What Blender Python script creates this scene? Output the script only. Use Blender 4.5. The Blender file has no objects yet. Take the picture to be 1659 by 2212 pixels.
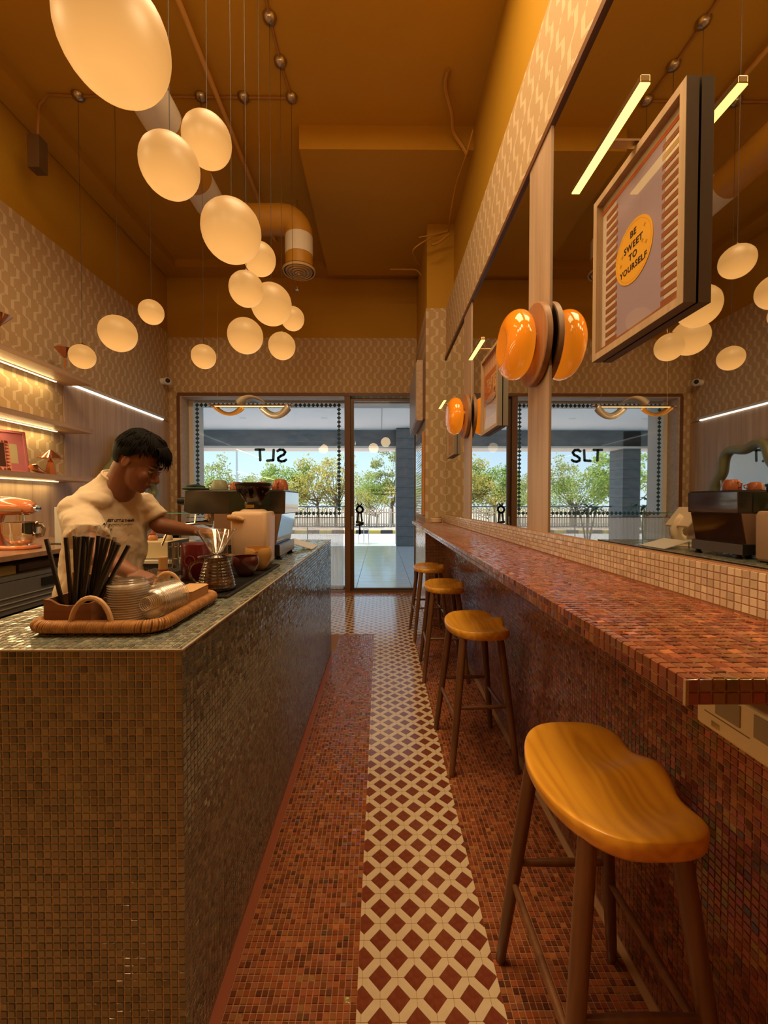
import bpy, bmesh, math, random
import numpy as np
from mathutils import Vector, Matrix, Euler, noise
sc = bpy.context.scene
COL = sc.collection
R = math.radians
# ------------------------------------------------------------------ camera, world, sun, exposure
F = 885.0
cam_d = bpy.data.cameras.new('camera'); cam = bpy.data.objects.new('camera', cam_d); COL.objects.link(cam)
cam.location = (0, 0, 1.40); cam.rotation_euler = (R(90-1.30), 0, R(-0.487))
cam_d.sensor_fit = 'VERTICAL'; cam_d.sensor_height = 36; cam_d.sensor_width = 27; cam_d.lens = F*36/2212
cam_d.clip_start = 0.02; cam_d.clip_end = 400
sc.camera = cam
CR = Euler((R(90-1.30), 0, R(-0.487))).to_matrix()
def at(px, py, Y):
    """world point on the plane y=Y seen at photo pixel px,py"""
    d = CR @ Vector(((px-829.5)/F, -(py-1106)/F, -1)); t = Y/d.y
    return Vector((d.x*t, Y, 1.4+d.z*t))
sc.view_settings.view_transform = 'Standard'; sc.view_settings.look = 'None'
sc.view_settings.exposure = 0.0; sc.view_settings.gamma = 1.0; sc.view_settings.use_curve_mapping = False
sc.render.film_transparent = False
sc.cycles.use_denoising = True
try: sc.cycles.denoiser = 'OPENIMAGEDENOISE'
except Exception: pass
sc.cycles.max_bounces = 8; sc.cycles.diffuse_bounces = 4; sc.cycles.glossy_bounces = 4
sc.cycles.transmission_bounces = 6; sc.cycles.transparent_max_bounces = 24
sc.cycles.sample_clamp_indirect = 4; sc.cycles.caustics_refractive = False; sc.cycles.caustics_reflective = False
sc.cycles.blur_glossy = 0.5
w = bpy.data.worlds.new('sky'); sc.world = w; w.use_nodes = True
nt = w.node_tree; nt.nodes.clear()
o_ = nt.nodes.new('ShaderNodeOutputWorld'); b_ = nt.nodes.new('ShaderNodeBackground'); tc = nt.nodes.new('ShaderNodeTexCoord')
sp = nt.nodes.new('ShaderNodeSeparateXYZ'); cr = nt.nodes.new('ShaderNodeValToRGB')
cr.color_ramp.elements[0].position = 0.0; cr.color_ramp.elements[0].color = (0.66, 0.82, 0.90, 1)
cr.color_ramp.elements[1].position = 0.8; cr.color_ramp.elements[1].color = (0.20, 0.42, 0.75, 1)
e_ = cr.color_ramp.elements.new(0.16); e_.color = (0.44, 0.66, 0.84, 1)
nt.links.new(tc.outputs['Generated'], sp.inputs[0]); nt.links.new(sp.outputs['Z'], cr.inputs[0])
nt.links.new(cr.outputs[0], b_.inputs[0]); b_.inputs[1].default_value = 1.45; nt.links.new(b_.outputs[0], o_.inputs[0])
def light(kind, name, loc, power, color, size=0.1, sizey=None, rot=(0, 0, 0), spread=None):
    l = bpy.data.lights.new(name, kind); l.energy = power; l.color = color
    if kind == 'AREA':
        l.size = size
        if sizey: l.shape = 'RECTANGLE'; l.size_y = sizey
        if spread: l.spread = spread
    elif kind == 'SUN': l.angle = R(0.6)
    else: l.shadow_soft_size = size
    o = bpy.data.objects.new(name, l); COL.objects.link(o); o.location = loc; o.rotation_euler = rot
    return o
light('SUN', 'sun', (0, 20, 20), 8.5, (1.0, 0.93, 0.80), rot=(R(38), 0, R(-118)))
WARM = (1.0, 0.70, 0.37)
# added fill areas out of view, standing in for the pendants' overhead light
light('AREA', 'fill_above', (-0.25, 1.55, 4.9), 108, WARM, 1.5, 1.8)
light('AREA', 'fill_left', (-2.3, 1.6, 4.8), 34, WARM, 0.8, 1.6)
light('AREA', 'fill_rear', (-0.9, -1.2, 4.8), 8, WARM, 2.4, 0.8)
for x_, y_, z_ in ((-.2, 1.0, 2.98), (-.85, 1.0, 3.1), (-1.7, .97, 3.0), (.15, 1.0, 3.15)):   # added fill points above the view, brightening ceiling and counter side
    light('POINT', 'fill_point', (x_, y_, z_), 14, WARM, .14)
# ------------------------------------------------------------------ materials
MATS = {}
def _nodes(name):
    m = bpy.data.materials.new(name); m.use_nodes = True; n = m.node_tree; n.nodes.clear()
    out = n.nodes.new('ShaderNodeOutputMaterial'); return m, n, out
def N(n, t, **k):
    x = n.nodes.new(t)
    for a, b in k.items(): setattr(x, a, b)
    return x
def mth(n, op, a, b=None, c=None, clamp=False):
    x = n.nodes.new('ShaderNodeMath'); x.operation = op; x.use_clamp = clamp
    for i, s in enumerate((a, b, c)):
        if s is None: continue
        if isinstance(s, (int, float)): x.inputs[i].default_value = s
        else: n.links.new(s, x.inputs[i])
    return x.outputs[0]
def mixc(n, fac, a, b, mode='MIX'):
    x = n.nodes.new('ShaderNodeMix'); x.data_type = 'RGBA'; x.blend_type = mode
    if isinstance(fac, (int, float)): x.inputs[0].default_value = fac
    else: n.links.new(fac, x.inputs[0])
    for i, s in ((6, a), (7, b)):
        if isinstance(s, tuple): x.inputs[i].default_value = (*s[:3], 1)
        else: n.links.new(s, x.inputs[i])
    return x.outputs[2]
def mat(name, col, rough=.5, metal=0, noise_=None, bump=0, bscale=60, emis=None, es=1, coat=0, trans=0, ior=1.45, sss=0, sheen=0, spec=.5, film=0, attr=False, alpha=1, detail=4):
    if name in MATS: return MATS[name]
    m, n, out = _nodes(name); p = N(n, 'ShaderNodeBsdfPrincipled'); n.links.new(p.outputs[0], out.inputs[0])
    base = (*col, 1); p.inputs['Base Color'].default_value = base
    p.inputs['Roughness'].default_value = rough; p.inputs['Metallic'].default_value = metal
    p.inputs['IOR'].default_value = ior; p.inputs['Specular IOR Level'].default_value = spec
    p.inputs['Coat Weight'].default_value = coat; p.inputs['Coat Roughness'].default_value = 0.08
    p.inputs['Transmission Weight'].default_value = trans
    p.inputs['Sheen Weight'].default_value = sheen; p.inputs['Alpha'].default_value = alpha
    if sss: p.inputs['Subsurface Weight'].default_value = sss; p.inputs['Subsurface Radius'].default_value = (.02, .008, .004)
    if emis: p.inputs['Emission Color'].default_value = (*emis, 1); p.inputs['Emission Strength'].default_value = es
    t = N(n, 'ShaderNodeTexCoord'); src = None
    if attr:
        a = N(n, 'ShaderNodeAttribute'); a.attribute_name = 'Col'; src = a.outputs['Color']
        n.links.new(src, p.inputs['Base Color'])
        if film:
            p.inputs['Thin Film IOR'].default_value = 1.7
            n.links.new(mth(n, 'MULTIPLY_ADD', a.outputs['Alpha'], 520, 180), p.inputs['Thin Film Thickness'])
    if noise_:
        sx, col2, amt = noise_[0], noise_[1], noise_[2]
        mp = N(n, 'ShaderNodeMapping'); mp.inputs['Scale'].default_value = sx if isinstance(sx, tuple) else (sx, sx, sx)
        n.links.new(t.outputs['Object'], mp.inputs[0])
        nz = N(n, 'ShaderNodeTexNoise'); nz.inputs['Scale'].default_value = 1; nz.inputs['Detail'].default_value = detail
        n.links.new(mp.outputs[0], nz.inputs[0])
        f = mth(n, 'MULTIPLY_ADD', mth(n, 'SUBTRACT', nz.outputs[0], .5), 3.2*amt, .5*amt, clamp=True)
        n.links.new(mixc(n, f, src if src else tuple(col), tuple(col2)), p.inputs['Base Color'])
    if bump:
        nz = N(n, 'ShaderNodeTexNoise'); nz.inputs['Scale'].default_value = bscale; nz.inputs['Detail'].default_value = 3
        n.links.new(t.outputs['Object'], nz.inputs[0])
        bp = N(n, 'ShaderNodeBump'); bp.inputs['Strength'].default_value = bump; bp.inputs['Distance'].default_value = .004
        n.links.new(nz.outputs[0], bp.inputs['Height']); n.links.new(bp.outputs[0], p.inputs['Normal'])
    MATS[name] = m; return m
def wood(name, c1, c2, axis='z', scale=1.0, rough=.45, ring=0.0, coat=0):
    if name in MATS: return MATS[name]
    m, n, out = _nodes(name); p = N(n, 'ShaderNodeBsdfPrincipled'); n.links.new(p.outputs[0], out.inputs[0])
    p.inputs['Roughness'].default_value = rough; p.inputs['Coat Weight'].default_value = coat; p.inputs['Coat Roughness'].default_value = .12
    t = N(n, 'ShaderNodeTexCoord'); mp = N(n, 'ShaderNodeMapping')
    s = {'x': (2, 40, 40), 'y': (40, 2, 40), 'z': (40, 40, 2)}[axis]
    mp.inputs['Scale'].default_value = tuple(v*scale for v in s); n.links.new(t.outputs['Object'], mp.inputs[0])
    nz = N(n, 'ShaderNodeTexNoise'); nz.inputs['Scale'].default_value = 1; nz.inputs['Detail'].default_value = 5; n.links.new(mp.outputs[0], nz.inputs[0])
    f = mth(n, 'MULTIPLY_ADD', mth(n, 'SUBTRACT', nz.outputs[0], .5), 2.6, .5, clamp=True)
    if ring:
        mp2 = N(n, 'ShaderNodeMapping'); mp2.inputs['Scale'].default_value = {'x': (1.5, 9, 9), 'y': (9, 1.5, 9), 'z': (9, 9, 1.5)}[axis]
        n.links.new(t.outputs['Object'], mp2.inputs[0])
        nz2 = N(n, 'ShaderNodeTexNoise'); nz2.inputs['Scale'].default_value = 1; nz2.inputs['Detail'].default_value = 1; n.links.new(mp2.outputs[0], nz2.inputs[0])
        rg = mth(n, 'PINGPONG', mth(n, 'MULTIPLY', nz2.outputs[0], ring), .5)
        f = mth(n, 'ADD', mth(n, 'MULTIPLY', f, .45), mth(n, 'MULTIPLY', rg, 1.1), clamp=True)
    n.links.new(mixc(n, f, c1, c2), p.inputs['Base Color'])
    bp = N(n, 'ShaderNodeBump'); bp.inputs['Strength'].default_value = .15; bp.inputs['Distance'].default_value = .002
    n.links.new(f, bp.inputs['Height']); n.links.new(bp.outputs[0], p.inputs['Normal'])
    MATS[name] = m; return m
def wallpaper(name, axis):
    m, n, out = _nodes(name); p = N(n, 'ShaderNodeBsdfPrincipled'); n.links.new(p.outputs[0], out.inputs[0]); p.inputs['Roughness'].default_value = .75
    t = N(n, 'ShaderNodeTexCoord'); s = N(n, 'ShaderNodeSeparateXYZ'); n.links.new(t.outputs['Object'], s.inputs[0])
    u = mth(n, 'DIVIDE', s.outputs[axis], .118); v = mth(n, 'DIVIDE', s.outputs[2], .20)
    c = mth(n, 'FLOOR', u); fu = mth(n, 'SUBTRACT', mth(n, 'FRACT', u), .5)
    ph = mth(n, 'MULTIPLY', v, 2*math.pi)
    k = mth(n, 'MULTIPLY', mth(n, 'MAXIMUM', mth(n, 'MINIMUM', mth(n, 'MULTIPLY', mth(n, 'SINE', ph), 2.4), 1), -1), .25)
    d = mth(n, 'ABSOLUTE', mth(n, 'SUBTRACT', fu, k))
    seg = mth(n, 'ABSOLUTE', mth(n, 'SUBTRACT', mth(n, 'FRACT', mth(n, 'ADD', mth(n, 'MULTIPLY', c, .5), v)), .5))
    dd = mth(n, 'MAXIMUM', mth(n, 'SUBTRACT', d, .13), mth(n, 'MULTIPLY', mth(n, 'SUBTRACT', seg, .44), 1.7))
    band = mth(n, 'SUBTRACT', 1, mth(n, 'DIVIDE', dd, .03), clamp=True)
    # small four-point star between the segments
    su = mth(n, 'ABSOLUTE', fu); sv = mth(n, 'MULTIPLY', mth(n, 'SUBTRACT', .5, seg), 1.7)
    st = mth(n, 'ADD', mth(n, 'POWER', su, .6), mth(n, 'POWER', sv, .6))
    star = mth(n, 'SUBTRACT', 1, mth(n, 'DIVIDE', mth(n, 'SUBTRACT', st, .3), .05), clamp=True)
    rim = mth(n, 'SUBTRACT', 1, mth(n, 'DIVIDE', mth(n, 'ABSOLUTE', mth(n, 'SUBTRACT', dd, .05)), .02), clamp=True)
    base = mixc(n, mth(n, 'MULTIPLY', rim, .5), (.47, .32, .165), (.40, .26, .125))
    n.links.new(mixc(n, mth(n, 'MAXIMUM', band, star), base, (.62, .47, .29)), p.inputs['Base Color'])
    return m
def thinglass(name, tint=(1, 1, 1), refl=1.0, rough=.02, ior=1.45, base=0.0):
    if name in MATS: return MATS[name]
    m, n, out = _nodes(name); tr = N(n, 'ShaderNodeBsdfTransparent'); tr.inputs[0].default_value = (*tint, 1)
    g = N(n, 'ShaderNodeBsdfGlossy'); g.inputs['Roughness'].default_value = rough
    fr = N(n, 'ShaderNodeFresnel'); fr.inputs[0].default_value = ior
    mx = N(n, 'ShaderNodeMixShader'); ge = N(n, 'ShaderNodeNewGeometry')
    n.links.new(mth(n, 'MULTIPLY', mth(n, 'MULTIPLY_ADD', fr.outputs[0], refl, base, clamp=True), mth(n, 'SUBTRACT', 1, ge.outputs['Backfacing'])), mx.inputs[0])
    n.links.new(tr.outputs[0], mx.inputs[1]); n.links.new(g.outputs[0], mx.inputs[2]); n.links.new(mx.outputs[0], out.inputs[0])
    MATS[name] = m; return m
def sheer(name, col, op):
    m, n, out = _nodes(name); tr = N(n, 'ShaderNodeBsdfTransparent'); d = N(n, 'ShaderNodeBsdfDiffuse'); d.inputs[0].default_value = (*col, 1)
    t2 = N(n, 'ShaderNodeBsdfTranslucent'); t2.inputs[0].default_value = (*col, 1)
    a = N(n, 'ShaderNodeMixShader'); a.inputs[0].default_value = .55; n.links.new(d.outputs[0], a.inputs[1]); n.links.new(t2.outputs[0], a.inputs[2])
    mx = N(n, 'ShaderNodeMixShader'); mx.inputs[0].default_value = op; n.links.new(tr.outputs[0], mx.inputs[1]); n.links.new(a.outputs[0], mx.inputs[2])
    n.links.new(mx.outputs[0], out.inputs[0]); return m
def leafmat(name, c1, c2):
    m, n, out = _nodes(name); d = N(n, 'ShaderNodeBsdfDiffuse'); t2 = N(n, 'ShaderNodeBsdfTranslucent')
    t = N(n, 'ShaderNodeTexCoord'); nz = N(n, 'ShaderNodeTexNoise'); nz.inputs['Scale'].default_value = 1.3; n.links.new(t.outputs['Object'], nz.inputs[0])
    c = mixc(n, mth(n, 'MULTIPLY_ADD', nz.outputs[0], 3, -1, clamp=True), c1, c2)
    n.links.new(c, d.inputs[0]); n.links.new(c, t2.inputs[0]); a = N(n, 'ShaderNodeMixShader'); a.inputs[0].default_value = .45
    n.links.new(d.outputs[0], a.inputs[1]); n.links.new(t2.outputs[0], a.inputs[2]); n.links.new(a.outputs[0], out.inputs[0]); return m
def emit(name, col, s):
    if name in MATS: return MATS[name]
    m, n, out = _nodes(name); e = N(n, 'ShaderNodeEmission'); e.inputs[0].default_value = (*col, 1); e.inputs[1].default_value = s
    n.links.new(e.outputs[0], out.inputs[0]); MATS[name] = m; return m
# ------------------------------------------------------------------ mesh builder
def basis(d, up=(0, 0, 1)):
    d = Vector(d).normalized(); u = Vector(up)
    if abs(d.dot(u)) > .98: u = Vector((1, 0, 0))
    x = u.cross(d).normalized(); y = d.cross(x); return x, y, d
class MB:
    def __init__(s): s.v = []; s.f = []
    def add(s, vs, fs, M=None):
        o = len(s.v)
        s.v += [tuple(M @ Vector(p)) if M is not None else tuple(p) for p in vs]; s.f += [tuple(i+o for i in f) for f in fs]; return s
    def box(s, x0, x1, y0, y1, z0, z1, M=None):
        return s.add([(x, y, z) for z in (z0, z1) for y in (y0, y1) for x in (x0, x1)], [(0, 2, 3, 1), (4, 5, 7, 6), (0, 1, 5, 4), (2, 6, 7, 3), (0, 4, 6, 2), (1, 3, 7, 5)], M)
    def lathe(s, prof, seg=24, c=(0, 0, 0), M=None, sx=1, sy=1, fl=None):
        vs = []; fs = []; n = len(prof)
        for i, (r, z) in enumerate(prof):
            for k in range(seg):
                a = 2*math.pi*k/seg; q = 1 + (fl(a, i) if fl else 0)
                vs.append((c[0]+r*q*sx*math.cos(a), c[1]+r*q*sy*math.sin(a), c[2]+z))
        for i in range(n-1):
            for k in range(seg):
                k2 = (k+1) % seg; fs.append((i*seg+k, i*seg+k2, (i+1)*seg+k2, (i+1)*seg+k))
        if prof[0][0] > 1e-5: fs.append(tuple(range(seg-1, -1, -1)))
        if prof[-1][0] > 1e-5: fs.append(tuple((n-1)*seg+k for k in range(seg)))
        return s.add(vs, fs, M)
    def shell(s, prof, th, seg=24, c=(0, 0, 0), M=None):
        return s.lathe(prof + [(max(r-th, .0002), z) for r, z in reversed(prof)][:-1] + [(max(prof[0][0]-th, .0002), prof[0][1]+th)], seg, c, M)
    def tube(s, path, r, seg=8, closed=False, M=None, flat=1.0, up=(0, 0, 1)):
        P = [Vector(p) for p in path]; n = len(P); rr = r if isinstance(r, (list, tuple)) else [r]*n; vs = []; fs = []
        px = None
        for i in range(n):
            if closed: d = P[(i+1) % n]-P[(i-1) % n]
            else: d = P[min(i+1, n-1)]-P[max(i-1, 0)]
            if px is None: x, y, d = basis(d, up)
            else:
                d.normalize(); x = px - d*px.dot(d)
                if x.length < 1e-6: x, y, d = basis(d, up)
                x.normalize(); y = d.cross(x)
            px = x
            for k in range(seg):
                a = 2*math.pi*k/seg; vs.append(P[i]+x*(rr[i]*math.cos(a))+y*(rr[i]*math.sin(a)*flat))
        for i in range(n if closed else n-1):
            j = (i+1) % n
            for k in range(seg):
                k2 = (k+1) % seg; fs.append((i*seg+k, i*seg+k2, j*seg+k2, j*seg+k))
        if not closed:
            fs.append(tuple(range(seg-1, -1, -1))); fs.append(tuple((n-1)*seg+k for k in range(seg)))
        return s.add(vs, fs, M)
    def cyl(s, a, b, r, seg=16, r2=None, M=None): return s.tube([a, b], [r, r if r2 is None else r2], seg, M=M)
    def ball(s, c, rx, ry=None, rz=None, seg=16, rings=10, M=None, fn=None):
        ry = ry or rx; rz = rz or rx; vs = []; fs = []
        for i in range(rings+1):
            t = math.pi*i/rings
            for k in range(seg):
                a = 2*math.pi*k/seg; p = Vector((rx*math.sin(t)*math.cos(a), ry*math.sin(t)*math.sin(a), -rz*math.cos(t)))
                if fn: p = fn(p)
                vs.append(p+Vector(c))
        for i in range(rings):
            for k in range(seg):
                k2 = (k+1) % seg; q = (i*seg+k, i*seg+k2, (i+1)*seg+k2, (i+1)*seg+k)
                if i == 0: q = (k, seg+k2, seg+k)
                elif i == rings-1: q = (i*seg+k, i*seg+k2, (i+1)*seg)
                if i == 0: q = (0, seg+k2, seg+k)
                fs.append(q)
        return s.add(vs, fs, M)
    def prism(s, poly, z0, z1, M=None):
        n = len(poly); vs = [(x, y, z0) for x, y in poly]+[(x, y, z1) for x, y in poly]
        return s.add(vs, [tuple(range(n-1, -1, -1)), tuple(range(n, 2*n))]+[(i, (i+1) % n, n+(i+1) % n, n+i) for i in range(n)], M)
    def cap(s, a, b, r0, r1, seg=12):   # capsule with tapered radius
        a = Vector(a); b = Vector(b); x, y, d = basis(b-a); pts = []; rr = []
        for t in (-.98, -.8, -.5, 0): pts.append(a+d*(r0*t)); rr.append(r0*math.sqrt(max(0, 1-t*t))+1e-4)
        for t in (0, .5, .8, .98): pts.append(b+d*(r1*t)); rr.append(r1*math.sqrt(max(0, 1-t*t))+1e-4)
        return s.tube(pts, rr, seg)
    def build(s, name, m, parent=None, smooth=False, bevel=0, bseg=2, subsurf=0, ang=38, solid=0, loc=None, rot=None):
        me = bpy.data.meshes.new(name); me.from_pydata([tuple(v) for v in s.v], [], s.f)
        if smooth:
            me.polygons.foreach_set('use_smooth', [True]*len(me.polygons))
            if ang < 180: me.set_sharp_from_angle(angle=R(ang))
        me.materials.append(m); o = bpy.data.objects.new(name, me); COL.objects.link(o)
        if parent is not None: o.parent = parent
        if loc is not None: o.location = loc
        if rot is not None: o.rotation_euler = rot
        if bevel:
            b = o.modifiers.new('bevel', 'BEVEL'); b.width = bevel; b.segments = bseg; b.limit_method = 'ANGLE'; b.angle_limit = R(40)
        if solid: q = o.modifiers.new('solid', 'SOLIDIFY'); q.thickness = solid; q.offset = 0
        if subsurf: q = o.modifiers.new('sub', 'SUBSURF'); q.levels = subsurf; q.render_levels = subsurf
        return o
def tag(o, label=None, cat=None, group=None, kind=None):
    if label: o['label'] = label
    if cat: o['category'] = cat
    if group: o['group'] = group
    if kind: o['kind'] = kind
    return o
def thing(name, label, cat, loc=(0, 0, 0), rz=0, group=None):
    o = bpy.data.objects.new(name, None); COL.objects.link(o); o.location = loc; o.rotation_euler = (0, 0, rz); o.empty_display_size = .05
    return tag(o, label, cat, group)
def struct(name, mb, m, **k): return tag(mb.build(name, m, **k), kind='structure')
def dup(r, loc, rz=None, label=None, group=None, scale=None):
    def cp(o, par):
        c = o.copy(); COL.objects.link(c); c.parent = par
        for ch in list(KIDS(o)): cp(ch, c)
        return c
    n = cp(r, None); n.location = loc
    if rz is not None: n.rotation_euler = (0, 0, rz)
    if label: n['label'] = label
    if group: n['group'] = group
    if scale: n.scale = (scale,)*3
    return n
def KIDS(o): return [c for c in o.children]
def text_mesh(txt, size, ext=.0006, bold=0, shear=0, spacing=1.0):
    cu = bpy.data.curves.new('txt', 'FONT'); cu.body = txt; cu.size = size; cu.extrude = ext; cu.offset = bold; cu.shear = shear
    cu.align_x = 'CENTER'; cu.align_y = 'CENTER'; cu.space_character = spacing; cu.resolution_u = 3
    ob = bpy.data.objects.new('txt', cu); COL.objects.link(ob); bpy.context.view_layer.update()
    me = bpy.data.meshes.new_from_object(ob.evaluated_get(bpy.context.evaluated_depsgraph_get()))
    vs = [tuple(v.co) for v in me.vertices]; fs = [tuple(p.vertices) for p in me.polygons]
    bpy.data.objects.remove(ob); bpy.data.curves.remove(cu); bpy.data.meshes.remove(me); return vs, fs
# ------------------------------------------------------------------ mosaic tiles
NVAR = 24
TILEM = {}
def tile_variants(key, pal, m, a, th, seed, tilt):
    rs = random.Random(seed); out = []
    for k in range(NVAR):
        me = bpy.data.meshes.new('mosaic_tile_'+key); b = a-.0009; tx, ty = rs.gauss(0, tilt), rs.gauss(0, tilt)
        vs = [(x*a, y*a, 0) for x, y in ((-1, -1), (1, -1), (1, 1), (-1, 1))]+[(x*b, y*b, th+tx*x*b+ty*y*b) for x, y in ((-1, -1), (1, -1), (1, 1), (-1, 1))]
        me.from_pydata(vs, [], [(4, 5, 6, 7)]+[(i, (i+1) % 4, 4+(i+1) % 4, 4+i) for i in range(4)])
        c = pal(rs); at_ = me.color_attributes.new('Col', 'FLOAT_COLOR', 'POINT'); at_.data.foreach_set('color', list(c)*8)
        me.materials.append(m); out.append(me)
    return out
def pick(C, Nrm, n):
    """indices of the n tiles that show largest in the photograph"""
    Rm = np.array(CR); rel = C-np.array([0, 0, 1.4]); cs = rel@Rm
    dep = -cs[:, 2]; ok = dep > .05; dep2 = np.where(ok, dep, 1)
    px = 829.5+F*cs[:, 0]/dep2; py = 1106-F*cs[:, 1]/dep2
    ok &= (px > 0) & (px < 1659) & (py > 0) & (py < 2212); fc = -(rel@np.array(Nrm)); ok &= fc > 0
    sc_ = np.where(ok, fc/dep2**3, -1); idx = np.argsort(-sc_)[:n]
    return idx[sc_[idx] > 0]
def tiles(parent, ploc, O, U, V, Nr, nu, nv, pitch, key, pal, m, gap=.0018, th=.0022, n_ind=300, seed=1, skip=None, pname='mosaic_tile', tilt=.03):
    O, U, V, Nr = (np.array(q, float) for q in (O, U, V, Nr)); rng = np.random.default_rng(seed)
    i, j = np.meshgrid(np.arange(nu), np.arange(nv), indexing='ij'); i = i.ravel(); j = j.ravel()
    C = O+U*((i+.5)*pitch)[:, None]+V*((j+.5)*pitch)[:, None]
    if skip is not None: C = C[~skip(C)]
    a = (pitch-gap)/2
    ind = pick(C, Nr, n_ind) if n_ind else np.array([], int)
    var = tile_variants(key, pal, m, a, th, seed, tilt)
    Mx = Matrix(((U[0], V[0], Nr[0]), (U[1], V[1], Nr[1]), (U[2], V[2], Nr[2])))
    rs = random.Random(seed); pl = np.array(ploc)
    rots = [Mx.to_4x4()@Matrix.Rotation(k*math.pi/2, 4, 'Z') for k in range(4)]
    for k in ind:
        o = bpy.data.objects.new(pname, rs.choice(var)); COL.objects.link(o); o.parent = parent
        o.matrix_local = Matrix.Translation(Vector(C[k]-pl))@rots[rs.randrange(4)]
    mask = np.ones(len(C), bool); mask[ind] = False; C = C[mask]-pl; n = len(C)
    b = a-.0009; q = np.array([(-1, -1), (1, -1), (1, 1), (-1, 1)], float)
    tl = rng.normal(0, tilt, (n, 2))
    bot = C[:, None, :]+q[None, :, :1]*a*U+q[None, :, 1:]*a*V
    hh = th+tl[:, None, 0]*q[None, :, 0]*b+tl[:, None, 1]*q[None, :, 1]*b
    top = C[:, None, :]+q[None, :, :1]*b*U+q[None, :, 1:]*b*V+hh[:, :, None]*Nr
    vs = np.concatenate([bot, top], 1).reshape(-1, 3)
    fq = np.array([(4, 5, 6, 7)]+[(k, (k+1) % 4, 4+(k+1) % 4, 4+k) for k in range(4)])
    fs = (np.arange(n)[:, None, None]*8+fq[None]).reshape(-1)
    me = bpy.data.meshes.new(pname+'_field'); me.vertices.add(n*8); me.vertices.foreach_set('co', vs.ravel())
    me.loops.add(n*20); me.loops.foreach_set('vertex_index', fs); me.polygons.add(n*5)
    me.polygons.foreach_set('loop_start', np.arange(n*5)*4); me.update(calc_edges=True)
    cols = np.array([pal(rs) for _ in range(400)]); cc = cols[rng.integers(0, 400, n)]; cc[:, 3] = rng.random(n)
    at_ = me.color_attributes.new('Col', 'FLOAT_COLOR', 'POINT'); at_.data.foreach_set('color', np.repeat(cc, 8, 0).ravel())
    me.polygons.foreach_set('use_smooth', [False]*(n*5)); me.materials.append(m); me.validate()
    o = bpy.data.objects.new('mosaic_field', me); COL.objects.link(o); o.parent = parent; o['kind'] = 'stuff'
    return o
# ------------------------------------------------------------------ palettes
def pal_of(cols, jit=.16):
    def f(rs):
        c = rs.choice(cols); k = math.exp(rs.gauss(0, jit)); return (min(c[0]*k, 1), min(c[1]*k, 1), min(c[2]*k, 1), rs.random())
    return f
P_RED = pal_of([(.281, .078, .027), (.312, .094, .031), (.242, .066, .023), (.343, .125, .043), (.187, .051, .020), (.281, .094, .047), (.312, .086, .031), (.133, .043, .020)])
P_WALL = pal_of([(.25, .08, .045), (.29, .10, .05), (.20, .065, .04), (.31, .13, .06), (.14, .05, .035), (.24, .10, .07)])
P_BAR = pal_of([(.344, .103, .043), (.292, .086, .039), (.378, .138, .060), (.241, .073, .039), (.344, .129, .069)])
P_GREY = pal_of([(.175, .205, .170), (.21, .235, .185), (.14, .165, .145), (.245, .25, .20), (.185, .19, .155), (.115, .135, .12)], .14)
P_CREAM = pal_of([(.60, .46, .33), (.66, .52, .38), (.55, .42, .31), (.64, .47, .36)], .08)
M_GLZ = mat('glazed_mosaic', (.3, .1, .05), rough=.09, attr=True, film=1, spec=.5, ior=2.1, bump=.10, bscale=260)
M_GLZ2 = mat('pearly_mosaic', (.2, .2, .15), rough=.10, attr=True, spec=.8, ior=1.75)
G_RED = mat('red_grout', (.36, .18, .09), rough=.8)
G_GREY = mat('grey_grout', (.60, .49, .35), rough=.8)
G_CREAM = mat('cream_grout', (.62, .48, .33), rough=.8)
OCHRE = mat('ochre_paint', (.47, .245, .008), rough=.7, noise_=(1.2, (.42, .215, .007), .6), bump=.08, bscale=40)
WP_X = wallpaper('squiggle_wallpaper_side', 1); WP_Y = wallpaper('squiggle_wallpaper_end', 0)
OAK_Z = wood('pale_oak_upright', (.56, .40, .27), (.42, .28, .18), 'z', .55)
OAK_Y = wood('pale_oak_long', (.55, .38, .25), (.40, .26, .16), 'y', .6)
OAK_X = wood('pale_oak_cross', (.60, .46, .33), (.48, .35, .25), 'x', .6)
BROWN = mat('brown_frame_paint', (.15, .065, .03), rough=.45)
MIRR = mat('mirror_silver', (.80, .80, .78), rough=.012, metal=1)
GLASS = thinglass('window_glass', (.98, .99, .99), refl=1.0, rough=.0, ior=1.5)
CLEAR = thinglass('clear_glass', (.95, .96, .95), refl=2.2, rough=.03, ior=1.5)
COPPER = mat('copper', (.72, .33, .18), rough=.18, metal=1)
STEEL = mat('steel', (.62, .60, .57), rough=.22, metal=1)
CHROME = mat('chrome', (.85, .85, .84), rough=.06, metal=1)
BLACK = mat('black_plastic', (.014, .013, .013), rough=.35)
WHITE = mat('white_paint', (.78, .78, .75), rough=.6)
# ------------------------------------------------------------------ room shell
YF = 6.36          # inner face of the shop-front wall
XL = -3.25; CEIL = 4.95; XM = .785
fl = struct('floor', MB().box(-3.4, 1.0, -2.2, 6.5, -.12, -.0022), G_RED)
struct('ceiling', MB().box(-3.45, 1.1, -2.2, 6.7, CEIL, CEIL+.1), OCHRE)
struct('trim_1', MB().box(XL, 1.0, 6.08, YF, 4.84, CEIL).box(XL, -3.0, -2.2, 6.08, 4.84, CEIL), OCHRE)
struct('trim_2', MB().box(-.766, .88, 3.94, 6.08, 4.73, CEIL), OCHRE)
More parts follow.
